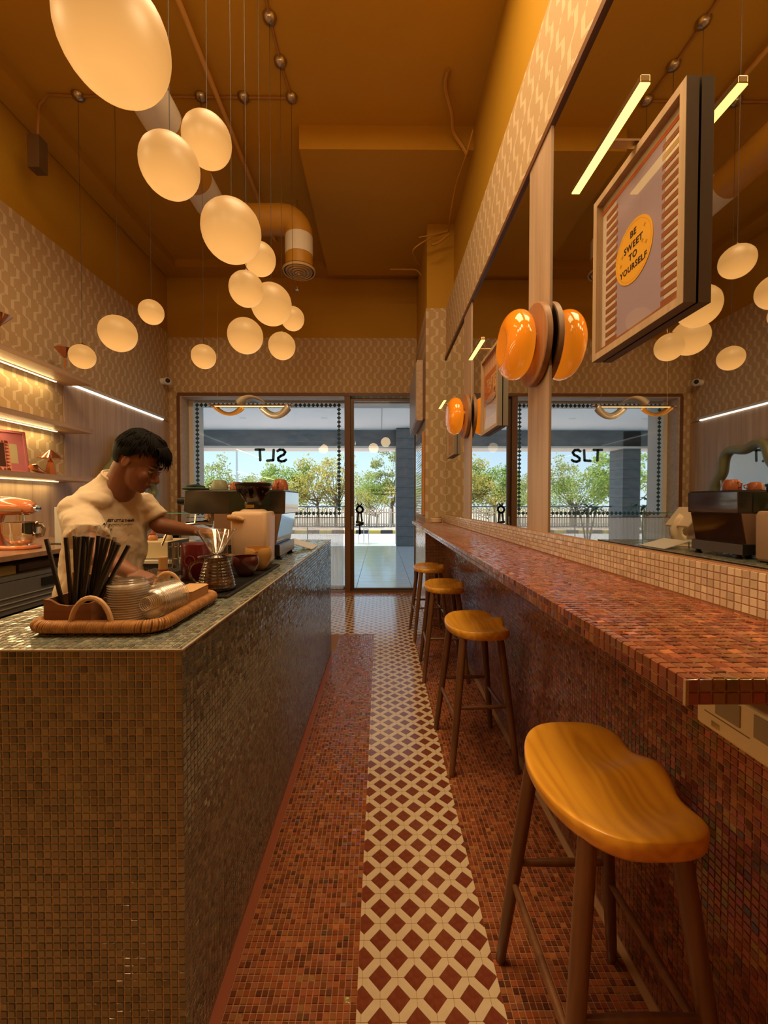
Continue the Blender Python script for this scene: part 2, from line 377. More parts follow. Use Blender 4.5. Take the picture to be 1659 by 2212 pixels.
# left wall: ochre above, paper in the middle, oak boards low down
struct('wall_left', MB().box(XL-.15, XL-.012, -2.2, 6.7, 0, CEIL), OCHRE)
struct('trim_3', MB().box(XL-.012, XL, -2.2, YF, 2.64, 3.99).box(XL-.012, XL, -2.2, 4.25, 1.62, 2.64), WP_X)
tb = struct('trim_4', MB().box(XL-.012, XL-.006, -2.2, YF, 0, 2.64), mat('oak_gap', (.16, .11, .07), rough=.9))
for k in range(17):
    y0 = -.148+k*.4; MB().box(XL-.006, XL+.004, y0+.001, min(y0+.399, YF), .0, 2.63 if y0 >= 4.2 else 1.62).build('wood_panel', OAK_Z, tb)
struct('trim_5', MB().box(XL-.01, XL+.022, 4.3, 6.2, 2.64, 2.68), mat('led_channel', (.6, .58, .55), rough=.4))
tg = MB().box(XL+.004, XL+.024, 4.3, 6.15, 2.628, 2.646).build('led_strip', emit('led_white', (1, .93, .80), 2.4)); tag(tg, 'long white LED strip along the top of the oak wall panelling', 'light')
# right wall
struct('wall_right', MB().box(.88, 1.05, -2.2, 6.7, 0, CEIL), OCHRE)
wr = struct('trim_6', MB().box(.7652, .88, -.6, 4.96, 0, 1.26), G_RED)
struct('trim_7', MB().box(.785, .88, -.6, 4.96, 3.15, 3.73), WP_X)
struct('trim_8', MB().box(.772, .80, -.6, 4.96, 3.118, 3.15), BROWN)
# pilaster at the far end of the bar
struct('trim_9', MB().box(.544, .88, 4.96, YF, 1.163, 3.73), WP_Y)
struct('trim_10', MB().box(.556, .88, 4.97, YF, 3.73, 4.73), OCHRE)
pb = struct('trim_11', MB().box(.5462, .88, 4.9622, YF, 0, 1.163), G_CREAM)
# shop-front wall
struct('wall_front', MB().box(XL-.1, .9, YF+.003, YF+.3, 3.93, CEIL), OCHRE)
struct('trim_12', MB().box(XL, .9, YF, YF+.3, 3.075, 3.93).box(XL-.1, -3.10, YF, YF+.3, 0, 3.075), WP_Y)
struct('trim_13', MB().box(-3.12, .6, YF-.012, YF+.02, 3.045, 3.09).box(-3.13, -3.085, YF-.012, YF+.02, 0, 3.045), BROWN)
struct('wall_back', MB().box(-3.4, 1.05, -2.35, -2.2, 0, CEIL), OCHRE)
# window reveal
struct('trim_14', MB().box(-3.10, -3.06, YF, 6.60, 0, 3.05).box(-3.06, -.55, YF, 6.6, 3.03, 3.06), OAK_X)
struct('trim_15', MB().box(-3.10, -2.99, 6.60, 6.98, 0, 3.12).box(-3.0, .6, 6.64, 6.98, 3.0, 3.12), WHITE)
# mirror panels and oak battens
for k, (a, b, lab) in enumerate([(-.5, 1.90, 'large wall mirror nearest the camera, above the bar'), (2.17, 3.54, 'middle wall mirror, between the two oak battens'), (3.84, 4.955, 'farthest wall mirror, beside the papered pilaster')]):
    t = thing('wall_mirror', lab, 'mirror', (XM, a, 1.262), group='mirror panels over the bar')
    MB().box(0, .03, .001, b-a-.001, 0, 1.855).build('mirror_glass', MIRR, t)
    MB().box(-.004, .03, .001, b-a-.001, -.006, 0).build('bottom_edge', mat('brass_edge', (.75, .5, .28), rough=.25, metal=1), t)
for (a, b, lab) in [(1.90, 2.17, 'nearer upright oak batten between two mirrors, behind the large amber lamp'), (3.54, 3.84, 'farther upright oak batten between two mirrors')]:
    o = MB().box(-.006, .03, a+.0, b-.0, 1.258, 3.118).build('oak_batten', OAK_Z); o.location.x = XM; tag(o, lab, 'batten', 'oak battens between the mirrors')
# ------------------------------------------------------------------ counter, tiled all over
CX0, CX1, CY0, CY1, CH = -1.12, -.461, .949, 3.81, 1.058
pt = .0183
ct = thing('service_counter', 'long service counter clad in grey-green square mosaic', 'counter', (CX1, CY0, 0))
cl = Vector((CX1, CY0, 0))
MB().box(CX0-CX1+.0022, -.0022, .0022, CY1-CY0, 0, CH-.0022).build('counter_body', G_GREY, ct)
MB().box(-.005, .0012, -.0012, CY1-CY0, CH-.004, CH+.0012).box(CX0-CX1, 0, -.0015, .003, CH-.004, CH+.0012).build('edge_strip', mat('edge_grout', (.40, .33, .24), rough=.5), ct, bevel=.0008)
tiles(ct, cl, (CX0, CY0+.0022, CH), (1, 0, 0), (0, 0, -1), (0, -1, 0), 36, 57, pt, 'grey', P_GREY, M_GLZ2, seed=3, gap=.0027)
tiles(ct, cl, (CX1-.0022, CY0, CH), (0, 1, 0), (0, 0, -1), (1, 0, 0), 156, 57, pt, 'grey2', P_GREY, M_GLZ2, seed=4, n_ind=150, gap=.0027)
tiles(ct, cl, (CX0, CY0, CH-.0022), (1, 0, 0), (0, 1, 0), (0, 0, 1), 36, 156, pt, 'grey3', P_GREY, M_GLZ2, seed=5, n_ind=150, gap=.0027)
# return wing of the counter towards the left wall
wg = thing('display_counter', 'low return of the counter carrying the glass display screen', 'counter', (-1.5, 3.3, 0))
MB().box(-.4, .375, 0, .51, 0, 1.04).box(0, .375, -.86, 0, 0, 1.04).build('cabinet', mat('dark_laminate', (.05, .045, .04), rough=.5), wg)
MB().box(-.42, .377, -.0, .51, 1.04, 1.056).box(-.015, .377, -.88, -.0, 1.04, 1.056).build('worktop', mat('pale_stone_top', (.55, .50, .42), rough=.35), wg)
gs = thing('glass_screen', 'clear glass screen with a green edge standing behind the counter', 'screen', (-1.35, 3.62, 1.0585))
for nm, b in (('front_pane', (-.5, .49, .15, .156, 0, .25)), ('side_pane', (.484, .49, -.18, .15, 0, .25)), ('top_pane', (-.5, .49, -.18, .156, .25, .256))):
    MB().box(*b).build(nm, CLEAR, gs)
ge = mat('green_glass_edge', (.10, .34, .27), rough=.15)
MB().box(-.5, .491, -.183, -.18, .249, .257).box(.4905, .493, -.18, .156, .249, .257).box(.483, .4905, .156, .159, 0, .25).build('glass_edge', ge, gs)
MB().cyl((.47, .12, .22), (.47, .12, .24), .012, 10).cyl((.47, -.14, .22), (.47, -.14, .24), .012, 10).build('clamp', STEEL, gs)
# ------------------------------------------------------------------ bar ledge
BX0, BY0, BH, BT = .412, .544, 1.163, .037
bt = thing('bar_ledge', 'narrow wall bar topped with glossy terracotta mosaic', 'counter', (BX0, BY0, 0)); bl = Vector((BX0, BY0, 0))
MB().box(.0022, .353, .0022, 4.415, BH-BT, BH-.0022).box(.0022, .134, 4.415, 4.80, BH-BT, BH-.0022).build('ledge_slab', G_RED, bt)
MB().box(-.001, .0035, -.001, .0035, BH-BT, BH-.002).build('corner_joint', mat('corner_putty', (.36, .22, .12), rough=.7), bt)
tiles(bt, bl, (BX0, BY0, BH-.0022), (1, 0, 0), (0, 1, 0), (0, 0, 1), 20, 241, pt, 'bar', P_BAR, M_GLZ, seed=6, tilt=.045, gap=.0022)
tiles(bt, bl, (BX0, BY0+4.42, BH-.0022), (1, 0, 0), (0, 1, 0), (0, 0, 1), 7, 21, pt, 'bar2', P_BAR, M_GLZ, seed=7, n_ind=0)
tiles(bt, bl, (BX0+.0022, BY0, BH), (0, 0, -1), (0, 1, 0), (-1, 0, 0), 2, 262, pt, 'bar3', P_WALL, M_GLZ, seed=8, n_ind=60)
tiles(bt, bl, (BX0, BY0+.0022, BH-BT), (1, 0, 0), (0, 0, 1), (0, -1, 0), 20, 2, pt, 'bar4', P_WALL, M_GLZ, seed=9, n_ind=40)
# tiled wall under and above the ledge
tiles(wr, (0, 0, 0), (.7652, .16, BH-BT), (0, 1, 0), (0, 0, -1), (-1, 0, 0), 262, 61, pt, 'wall', P_WALL, M_GLZ, seed=10, gap=.0023)
tiles(wr, (0, 0, 0), (.7652, .16, 1.2596), (0, 1, 0), (0, 0, -1), (-1, 0, 0), 262, 5, pt, 'splash', P_CREAM, M_GLZ2, seed=11, n_ind=200)
tiles(pb, (0, 0, 0), (.5462, 4.965, 1.12), (0, 1, 0), (0, 0, -1), (-1, 0, 0), 76, 60, pt, 'pil', P_CREAM, M_GLZ2, seed=12, n_ind=0)
tiles(pb, (0, 0, 0), (.546, 4.9622, 0), (1, 0, 0), (0, 0, 1), (0, -1, 0), 12, 61, pt, 'pil2', P_WALL, M_GLZ, seed=13, n_ind=0)
# ------------------------------------------------------------------ floor
SX0, SX1, SY1 = -.0665, .3435, 4.33
struct('baseboard_left', MB().box(CX1, CX1+.03, .4, CY1, -.002, .0015), mat('red_skirting', (.30, .085, .04), rough=.35))
struct('baseboard_right', MB().box(.742, .7652, .1, 4.96, -.002, .0015), mat('cream_skirting', (.45, .27, .14), rough=.4))
tiles(fl, (0, 0, 0), (CX1+.031, .86, -.0022), (1, 0, 0), (0, 1, 0), (0, 0, 1), 20, 190, (SX0-CX1-.031)/20, 'flr', P_RED, M_GLZ, seed=14, n_ind=150, tilt=.06, gap=.0022)
tiles(fl, (0, 0, 0), (SX1, .86, -.0022), (1, 0, 0), (0, 1, 0), (0, 0, 1), 22, 224, (.742-SX1)/22, 'flr2', P_RED, M_GLZ, seed=15, n_ind=150, tilt=.06, gap=.0022)
tiles(fl, (0, 0, 0), (-3.0, 6.08, -.0022), (1, 0, 0), (0, 1, 0), (0, 0, 1), 190, 14, pt, 'flr3', P_RED, M_GLZ, seed=16, n_ind=0)
M_RT = mat('burgundy_tile', (.17, .035, .018), rough=.13, noise_=((60, 60, 60), (.22, .06, .03), .9), spec=.5, ior=1.9)
M_CT = mat('cream_tile', (.70, .56, .37), rough=.13, noise_=((30, 30, 30), (.62, .47, .30), .5), spec=.5, ior=1.8)
G_DIA = struct('trim_16', MB().box(SX0, SX1, .8, SY1, -.0025, -.0012).box(-3.1, .545, SY1, 6.08, -.0025, -.0012), mat('tan_grout', (.40, .24, .10), rough=.8))
DD = .1038; NX0, NY0 = -.0015, 1.1236
def clip(poly, rect):
    x0, x1, y0, y1 = rect
    for ax, lim, sg in ((0, x0, 1), (0, x1, -1), (1, y0, 1), (1, y1, -1)):
        out = []
        for i in range(len(poly)):
            a, b = poly[i], poly[(i+1) % len(poly)]; ia = (a[ax]-lim)*sg >= 0; ib = (b[ax]-lim)*sg >= 0
            if ia: out.append(a)
            if ia != ib:
                t = (lim-a[ax])/(b[ax]-a[ax]); out.append((a[0]+t*(b[0]-a[0]), a[1]+t*(b[1]-a[1])))
        poly = out
        if len(poly) < 3: return None
    if abs(sum(poly[i][0]*poly[(i+1) % len(poly)][1]-poly[(i+1) % len(poly)][0]*poly[i][1] for i in range(len(poly)))) < 2e-5: return None
    return poly
def dshape(c, rh): return [(c[0]+rh, c[1]), (c[0], c[1]+rh), (c[0]-rh, c[1]), (c[0], c[1]-rh)]
Ls = DD/math.sqrt(2); wS = .0125; gq = .0008
hexa = [(Ls/2-gq*1.4, 0), (Ls/2-wS-gq, wS), (-Ls/2+wS+gq, wS), (-Ls/2+gq*1.4, 0), (-Ls/2+wS+gq, -wS), (Ls/2-wS-gq, -wS)]
def hshape(c, s): k = math.sqrt(.5); return [(c[0]+(x-y*s)*k, c[1]+(x*s+y)*k) for x, y in hexa]
reds, creams = [], []
rh = DD/2-(wS+gq)*math.sqrt(2)
for r in range(-7, 102):
    for k in range(-32, 12):
        for kind in ('n', 'h'):
            y = NY0+r*DD/2
            if kind == 'n':
                cx = NX0+k*DD+(DD/2 if r % 2 == 0 else 0); poly0 = dshape((cx, y), rh)
                for rect in ((SX0, SX1, .84, SY1), (-3.0, .54, SY1+.003, 6.08)):
                    p = clip(poly0, rect)
                    if p: reds.append(((cx, y), p, len(p) == 4 and cx-rh > rect[0] and cx+rh < rect[1] and y-rh > rect[2] and y+rh < rect[3], 0))
            else:
                for h in (0, 1):
                    cx = NX0+(k+h*.5+.25)*DD; cy = y+DD/4; s = 1 if (r+h) % 2 == 0 else -1
                    poly0 = hshape((cx, cy), s)
                    for rect in ((SX0, SX1, .84, SY1), (-3.0, .54, SY1+.003, 6.08)):
                        p = clip(poly0, rect)
                        if p: creams.append(((cx, cy), p, len(p) == 6 and abs(p[0][0]-poly0[0][0]) < 1e-9 and all(rect[0] < q[0] < rect[1] and rect[2] < q[1] < rect[3] for q in poly0), s))
def lay(items, name, m, h, n_ind):
    C = np.array([(c[0], c[1], 0) for c, *_ in items]); ind = set(pick(C, (0, 0, 1), n_ind).tolist()); shared = {}; rest = MB()
    for i, (c, p, whole, s) in enumerate(items):
        # never keep pieces nobody sees behind the counter
        if c[0] < -1.2 and c[1] < 4.3: continue
        if i in ind:
            if whole and s in shared: me = shared[s]
            else:
                b = MB().prism([(x-c[0], y-c[1]) for x, y in p], -.0012, h); me = bpy.data.meshes.new(name); me.from_pydata(b.v, [], b.f); me.materials.append(m)
                if whole: shared[s] = me
            o = bpy.data.objects.new(name, me); COL.objects.link(o); o.parent = fl; o.location = (c[0], c[1], 0)
        else: rest.prism(p, -.0012, h)
    tag(rest.build(name+'_field', m, fl), kind='stuff')
lay(reds, 'burgundy_tile', M_RT, .0004, 200)
lay(creams, 'cream_tile', M_CT, .0007, 300)
# ------------------------------------------------------------------ shop-front: window, curtain, door
w1 = struct('window_1', MB().box(-2.99, -.556, 6.6, 6.606, 0, 3.05), GLASS)
tag(w1, kind='structure')
struct('trim_17', MB().box(-.556, -.47, YF, 6.64, 0, 3.05).box(-3.06, -.47, 6.55, 6.66, 0, .05), BROWN)
TEAL = mat('teal_film', (.03, .10, .14), rough=.6)
dm = bpy.data.meshes.new('diamond_decal'); b = MB().prism([(.0345, 0), (0, .036), (-.0345, 0), (0, -.036)], -.0006, .0006, Matrix.Rotation(R(90), 4, 'X')); dm.from_pydata(b.v, [], b.f); dm.materials.append(TEAL)
x0, x1 = -2.925, -.665; z0, z1 = at(733, 1109, 6.58).z, at(733, 875, 6.58).z
nx, nz_ = 33, 26
pos = [(x0+(x1-x0)*i/nx, z) for i in range(nx+1) for z in (z0, z1)]+[(x, z0+(z1-z0)*i/nz_) for i in range(1, nz_) for x in (x0, x1)]
for x, z in pos:
    o = bpy.data.objects.new('diamond_decal', dm); COL.objects.link(o); o.parent = w1; o.location = (x, 6.596, z)
def stroke(mb, pts, r, Y, th=.0015):
    # a flat round-ended brush line on a vertical pane
    n = len(pts)
    for i in range(n-1):
        a, b2 = Vector(pts[i]), Vector(pts[i+1]); d = b2-a; ang = math.atan2(d.y, d.x); poly = []
        for k in range(9): t = ang-math.pi/2+math.pi*k/8; poly.append((b2.x+r*math.cos(t), b2.y+r*math.sin(t)))
        for k in range(9): t = ang+math.pi/2+math.pi*k/8; poly.append((a.x+r*math.cos(t), a.y+r*math.sin(t)))
        mb.prism(poly, Y, Y+th+.0001*i, Matrix(((1, 0, 0, 0), (0, 0, 1, 0), (0, 1, 0, 0), (0, 0, 0, 1))))
def S_(cx, cz, w_, h_, sg=1): return [(cx+sg*w_*x, cz+h_*z) for x, z in ((.45, .38), (.2, .5), (-.2, .48), (-.42, .28), (-.25, .08), (.1, -.04), (.38, -.2), (.36, -.4), (.05, -.5), (-.3, -.46), (-.5, -.36))]
def P2(px, py, Y=6.585): q = at(px, py, Y); return (q.x, q.z)
lt = tag(MB().build('x', TEAL) if 0 else bpy.data.objects.new('window_lettering', None), 'dark teal hand-painted letters SLT on the shop window, seen from behind', 'lettering'); COL.objects.link(lt)
lt.location = (0, 6.59, 0)
mb = MB(); stroke(mb, [P2(552, 971), P2(570, 971)], .021, 0); stroke(mb, [P2(561, 972), P2(562, 994)], .021, 0); mb.build('letter_t', TEAL, lt)
mb = MB(); stroke(mb, [P2(591, 972), P2(590, 994), P2(577, 995)], .021, 0); mb.build('letter_l', TEAL, lt)
q = P2(608, 984); mb = MB(); stroke(mb, [(2*q[0]-x, z) for x, z in S_(q[0], q[1], .14, .19)], .021, 0); mb.build('letter_s', TEAL, lt)
# sheer cafe curtain
mb = MB(); n = 620; vs = []; X0, X1 = -3.02, -.585
for i in range(n+1):
    x = X0+(X1-X0)*i/n; ph = x*118+2.5*math.sin(x*7.3); a = .013*math.sin(ph)+.006*math.sin(x*61)
    for z, k in ((.03, 1.35), (.5, 1.1), (1.15, .8), (1.168, .5)): vs.append((x+.004*math.cos(ph)*k, 6.47+a*k, z))
mb.add(vs, [(4*i+k, 4*i+4+k, 4*i+5+k, 4*i+1+k) for i in range(n) for k in range(3)])
cu = thing('cafe_curtain', 'sheer white pleated half curtain across the bottom of the shop window', 'curtain', (0, 0, 0))
mb.build('curtain_cloth', sheer('sheer_linen', (.92, .90, .85), .60), cu, smooth=True, ang=180)
MB().cyl((-3.05, 6.47, 1.168), (-.56, 6.47, 1.168), .006, 8).build('curtain_rod', mat('dark_rod', (.12, .09, .07), rough=.4), cu)
# door
dr = thing('door_1', None, None, (-.47, 6.42, 0)); del_ = [dr.pop(k, None) for k in ()]
dr['kind'] = 'structure'
DF = mat('bronze_frame', (.10, .055, .03), rough=.4, metal=.3)
MB().box(0, .055, 0, .05, .02, 3.02).build('frame_stile', DF, dr); MB().box(1.0, 1.045, 0, .05, .02, 3.02).build('frame_stile', DF, dr)
MB().box(.055, 1.0, 0, .05, 2.985, 3.02).build('frame_rail', DF, dr); MB().box(.055, 1.0, 0, .05, .02, .055).build('frame_rail', DF, dr)
MB().box(.055, 1.0, .02, .028, .055, 2.985).build('door_pane', GLASS, dr)
MB().box(.012, .04, -.02, 0, .98, 1.18).build('lock_case', mat('satin_metal', (.45, .42, .38), rough=.35, metal=1), dr, bevel=.003)
MB().cyl((.026, -.045, 1.07), (.026, 0, 1.07), .014, 12).build('lock_knob', STEEL, dr)
struct('trim_18', MB().box(-.47, .575, 6.36, 6.62, 0, .022), mat('threshold', (.13, .07, .04), rough=.4))
# emblem painted on the door pane: small stacked figure of a ring, two legs, a bow and a drop
dk = mat('olive_black_film', (.018, .02, .014), rough=.6); q = at(777, 1118, 6.43); ex, ez = q.x, q.z
em = thing('door_emblem', 'small dark stacked emblem painted on the door glass near the lock', 'emblem', (ex, 6.43, ez))
def ring(mb, c, r, t, n=16, sx=1): 
    for i in range(n):
        a0, a1 = 2*math.pi*i/n, 2*math.pi*(i+1)/n; stroke(mb, [(c[0]+sx*r*math.cos(a0), c[1]+r*math.sin(a0)), (c[0]+sx*r*math.cos(a1), c[1]+r*math.sin(a1))], t, 0)
mb = MB(); ring(mb, (0, .125), .05, .016); mb.build('emblem_ring', dk, em)
mb = MB(); stroke(mb, [(-.012, .19), (-.03, .215)], .012, 0); stroke(mb, [(.012, .19), (.03, .215)], .012, 0); mb.build('emblem_bow', dk, em)
mb = MB(); stroke(mb, [(-.022, .06), (-.035, -.05)], .015, 0); stroke(mb, [(.022, .06), (.035, -.05)], .015, 0); mb.build('emblem_legs', dk, em)
mb = MB(); stroke(mb, [(-.045, -.07), (.045, -.085)], .02, 0); stroke(mb, [(-.045, -.12), (.045, -.105)], .017, 0); stroke(mb, [(0, -.12), (.0, -.24)], .014, 0); stroke(mb, [(0, -.2), (.0, -.25)], .018, 0); mb.build('emblem_drop', dk, em)
def put_text(txt, size, m, M, parent, name='lettering', bold=0, ext=.0006, **k):
    vs, fs = text_mesh(txt, size, ext, bold, **k); return MB().add(vs, fs, M).build(name, m, parent)
oh = thing('opening_hours_sign', 'small dark mirrored opening hours lettering on the door glass', 'lettering', tuple(at(829, 1060, 6.43)))
MI = Matrix(((-1, 0, 0, 0), (0, 0, 1, 0), (0, 1, 0, 0), (0, 0, 0, 1)))
put_text('OPENING HOURS', .052, dk, MI, oh, 'lettering', bold=.0008)
MB().box(-.19, .19, -.0003, .0003, -.052, -.044).box(-.14, .10, -.0003, .0003, -.066, -.060).build('underline', dk, oh)
# ------------------------------------------------------------------ bar stools
SEATW = wood('honey_seat_wood', (.92, .47, .045), (.64, .27, .020), 'y', .8, rough=.36, ring=9, coat=.25)
LEGW = wood('walnut_leg_wood', (.20, .085, .032), (.11, .045, .018), 'z', .8, rough=.4, coat=.15)
def seat_mesh():
    # saddle seat: rounded back edge (-x), scooped dish, low hump in the middle of the front edge (+x)
    def outline(a):
        x, y = math.cos(a), math.sin(a)
        e = 2.5 if x < 0 else 3.6; r = (abs(x/(.158 if x < 0 else .166))**e+abs(y/.222)**e)**(-1/e)
        px, py = r*x, r*y
        if x < 0: px *= 1.0-.10*abs(math.sin(a))**2
        if x > 0:
            px = px*1.0-.019*math.exp(-((abs(py)-.092)/.05)**2)*x**.5
        return px, py
    def top(x, y):
        z = .045
        d = max(0, 1-((x+.02)/.155)**2*.95-(y/.222)**2)
        z -= .020*min(1, d*1.5)                                # dish
        z += .017*math.exp(-(y/.05)**2)*max(0, min(1, (x+.05)/.12))   # hump
        z -= .010*math.exp(-((abs(y)-.11)/.055)**2)*max(0, min(1, (x+.0)/.12))
        z += .006*(y/.22)**2
        return z
    A = 72; rings = [0, .12, .25, .38, .5, .62, .73, .82, .9, .955, .985, 1.0]; vs = []; fs = []
    for ri in rings:
        for k in range(A):
            a = 2*math.pi*k/A; px, py = outline(a); x, y = px*ri, py*ri; z = top(x, y)
            if ri > .95: z -= .006*((ri-.95)/.05)**2
            vs.append((x, y, z))
    for s_, z in ((1.0, .024), (.995, .010), (.97, .002), (.9, 0), (.5, 0), (0, 0)):
        for k in range(A):
            a = 2*math.pi*k/A; px, py = outline(a); vs.append((px*s_, py*s_, z))
    for i in range(len(rings)+5):
        for k in range(A):
            k2 = (k+1) % A; fs.append((i*A+k, i*A+k2, (i+1)*A+k2, (i+1)*A+k))
    b = MB(); b.add(vs, fs); return b
st = thing('bar_stool', 'large wooden saddle-seat bar stool nearest the camera, cut by the right edge of the view', 'stool', (.537, 1.0, 0), 0, 'wooden bar stools')
b = seat_mesh(); b.v = [(x, y, z+.690) for x, y, z in b.v]; b.build('seat', SEATW, st, smooth=True, ang=60)
TOPS = {}
for sx in (-1, 1):
    for sy in (-1, 1):
        t_, f_ = Vector((sx*.098, sy*.150, .692)), Vector((sx*.172, sy*.218, 0)); TOPS[sx, sy] = (t_, f_)
        pts = [t_.lerp(f_, q) for q in (0, .2, .5, .8, .985, 1)]
        MB().tube(pts, [.0195, .0205, .0195, .0165, .0145, .012], 14).build('leg', LEGW, st, smooth=True)
def on_leg(s, z): t_, f_ = TOPS[s]; return t_.lerp(f_, 1-z/.692)
for a, b2, z in (((-1, -1), (1, -1), .335), ((-1, 1), (1, 1), .335), ((-1, -1), (-1, 1), .275), ((1, -1), (1, 1), .275)):
    p, q = on_leg(a, z), on_leg(b2, z); m_ = (p+q)/2
    MB().tube([p, p.lerp(m_, .5), m_, q.lerp(m_, .5), q], [.0085, .0105, .0115, .0105, .0085], 10).build('stretcher', LEGW, st, smooth=True)
dup(st, (.525, 2.29, 0), R(3), 'second wooden bar stool from the camera')
dup(st, (.515, 3.36, 0), R(-2), 'third wooden bar stool from the camera, partly behind the second')
dup(st, (.505, 4.30, 0), R(2), 'farthest wooden bar stool, nearest the glass door')
# ------------------------------------------------------------------ pendant lamps
def globe_mat():
    m, n, out = _nodes('opal_glass'); p = N(n, 'ShaderNodeBsdfPrincipled'); p.inputs['Base Color'].default_value = (.05, .03, .012, 1); p.inputs['Roughness'].default_value = .45
    p.inputs['Emission Color'].default_value = (1.0, .455, .115, 1)
    t = N(n, 'ShaderNodeTexCoord'); s = N(n, 'ShaderNodeSeparateXYZ'); n.links.new(t.outputs['Generated'], s.inputs[0])
    n.links.new(mth(n, 'MULTIPLY_ADD', mth(n, 'MULTIPLY_ADD', s.outputs[2], -2.4, 1.1, clamp=True), .38, .62), p.inputs['Emission Strength']); n.links.new(p.outputs[0], out.inputs[0]); return m
OPAL = globe_mat(); BRASS = mat('brass', (.45, .30, .14), rough=.3, metal=1); CORD = mat('cord', (.02, .012, .007), rough=.6)
STEELC = mat('brushed_canopy', (.42, .36, .30), rough=.28, metal=1)
def make_pendant(rad, drop, loc, label):
    t = thing('pendant_lamp', label, 'lamp', loc, 0, 'opal glass pendant lamps'); k = 1.02
    prof = [(rad*math.sin(math.pi*i/20)*(1 if i else 0)+(1e-6 if i in (0,) else 0), -rad*k*math.cos(math.pi*i/20)*(1.0 if i < 14 else .96)) for i in range(19)]
    prof = [(max(r, 1e-5), z) for r, z in prof]
    MB().lathe(prof, 36).build('glass_shade', OPAL, t, smooth=True, ang=180)
    zt = prof[-1][1]
    MB().lathe([(prof[-1][0]*1.02, zt-.002), (prof[-1][0]*.9, zt+.006), (.012, zt+.008), (.006, zt+.022), (.003, zt+.026)], 16).build('cap', mat('dark_bronze', (.12, .07, .035), rough=.4, metal=.8), t, smooth=True)
    MB().tube([(0, 0, zt+.02), (.0015, 0, (drop+zt)/3), (-.001, 0, drop*.7), (0, 0, drop-.02)], .0018, 5).build('cord', CORD, t)
    MB().lathe([(.004, drop-.05), (.012, drop-.046), (.03, drop-.040), (.046, drop-.026), (.052, drop-.004), (.05, drop)], 24).build('canopy', STEELC, t, smooth=True)
    return t
PEND = [('A', 248, 85, 1.25, .150, 'largest-looking opal pendant lamp, at the very top of the view above the counter'),
        ('B', 367, 359, 1.59, .106, 'second opal pendant lamp of the slanting row, below and right of the biggest one'),
        ('C', 447, 303, 1.89, .106, 'opal pendant lamp hanging high, beside and behind the second one'),
        ('D', 500, 499, 2.18, .150, 'large opal pendant lamp in the middle of the slanting row'),
        ('F', 532, 624, 2.46, .099, 'small opal pendant lamp directly under the large middle one'),
        ('E', 561, 559, 2.73, .103, 'small opal pendant lamp half hidden behind the large middle one, to its right'),
        ('G', 586, 657, 3.08, .148, 'large opal pendant lamp overlapping a smaller one on each side, left of the air diffuser'),
        ('J', 609, 747, 3.38, .108, 'lowest small opal pendant lamp at the right end of the row'),
        ('H', 632, 688, 3.67, .102, 'farthest right small opal pendant lamp, half behind a large one'),
        ('I', 530, 725, 3.67, .152, 'large opal pendant lamp hanging low, left of the lowest small one'),
        ('K', 440, 770, 3.67, .104, 'small opal pendant lamp hanging alone over the window top'),
        ('L', 327, 674, 3.67, .103, 'small opal pendant lamp in front of the left wallpaper, highest of the left three'),
        ('M', 255, 720, 3.67, .152, 'large opal pendant lamp in front of the left wallpaper'),
        ('N', 178, 770, 3.67, .103, 'leftmost small opal pendant lamp, over the end of the wall shelf')]
PLOC = {}
for key, px, py, Y, rad, lab in PEND:
    p = at(px, py, Y); PLOC[key] = p; make_pendant(rad, CEIL-p.z, p, lab)
# ------------------------------------------------------------------ ceiling services
OCH2 = mat('ochre_pipe', (.42, .20, .018), rough=.5)
mb = MB(); zc = CEIL-.012
row = [PLOC[k] for k in 'NMLKIH']
mb.tube([(row[0].x-.35, 3.66, 4.55), (row[0].x-.33, 3.66, 4.85), (row[0].x-.25, 3.66, zc)]+[(p.x, p.y, zc) for p in row], .010, 8)
mb.tube([(PLOC[k].x, PLOC[k].y, zc) for k in 'HJGEFDCBA'], .010, 8)
o = mb.build('ceiling_conduit', mat('dark_ochre_pipe', (.34, .16, .03), rough=.5), smooth=True); tag(o, 'thin conduit on the ceiling linking the round canopies of the pendants', 'conduit')
o = MB().tube([(-1.40, .6, CEIL-.07), (-1.40, 3.0, CEIL-.07), (-1.40, 5.5, CEIL-.07), (-1.40, 5.6, CEIL-.03)], .021, 12).build('ceiling_pipe', mat('pale_ochre_pipe', (.62, .34, .08), rough=.45), smooth=True); tag(o, 'long straight ochre pipe running the length of the ceiling', 'pipe')
bx = tag(MB().box(-.07, .03, -.05, .05, -.18, .1).build('junction_box', mat('dark_box', (.10, .05, .015), rough=.6), bevel=.004), 'dark junction box hanging high on the left ochre wall', 'box'); bx.location = at(86, 325, 3.66)
dc = thing('air_duct', 'round ceiling air duct banded in white and ochre, ending in a drop', 'duct', (0, 0, 0))
DW = mat('white_duct_band', (.62, .56, .48), rough=.6)
for i, (y0, y1, m_) in enumerate([(-1.5, .6, OCH2), (.6, 1.4, DW), (1.4, 2.0, OCH2), (2.0, 2.45, DW), (2.45, 2.95, OCH2), (2.95, 3.35, DW), (3.35, 3.95, OCH2), (3.95, 4.25, DW)]):
    MB().cyl((-1.74, y0, 4.45), (-1.74, y1, 4.45), .15+.001*(i % 2), 28).build('white_band' if m_ is DW else 'duct_section', m_, dc, smooth=True)
el = [(-1.74+.25*(1-math.cos(a)), 4.25+.25*math.sin(a), 4.45) for a in [math.pi/2*k/6 for k in range(7)]]
el2 = [(-1.05+.17*math.sin(a), 4.5, 4.28+.17*math.cos(a)) for a in [math.pi/2*k/6 for k in range(7)]]
MB().tube(el+el2+[(-.88, 4.5, 4.25)], .148, 24).build('elbow', OCH2, dc, smooth=True)
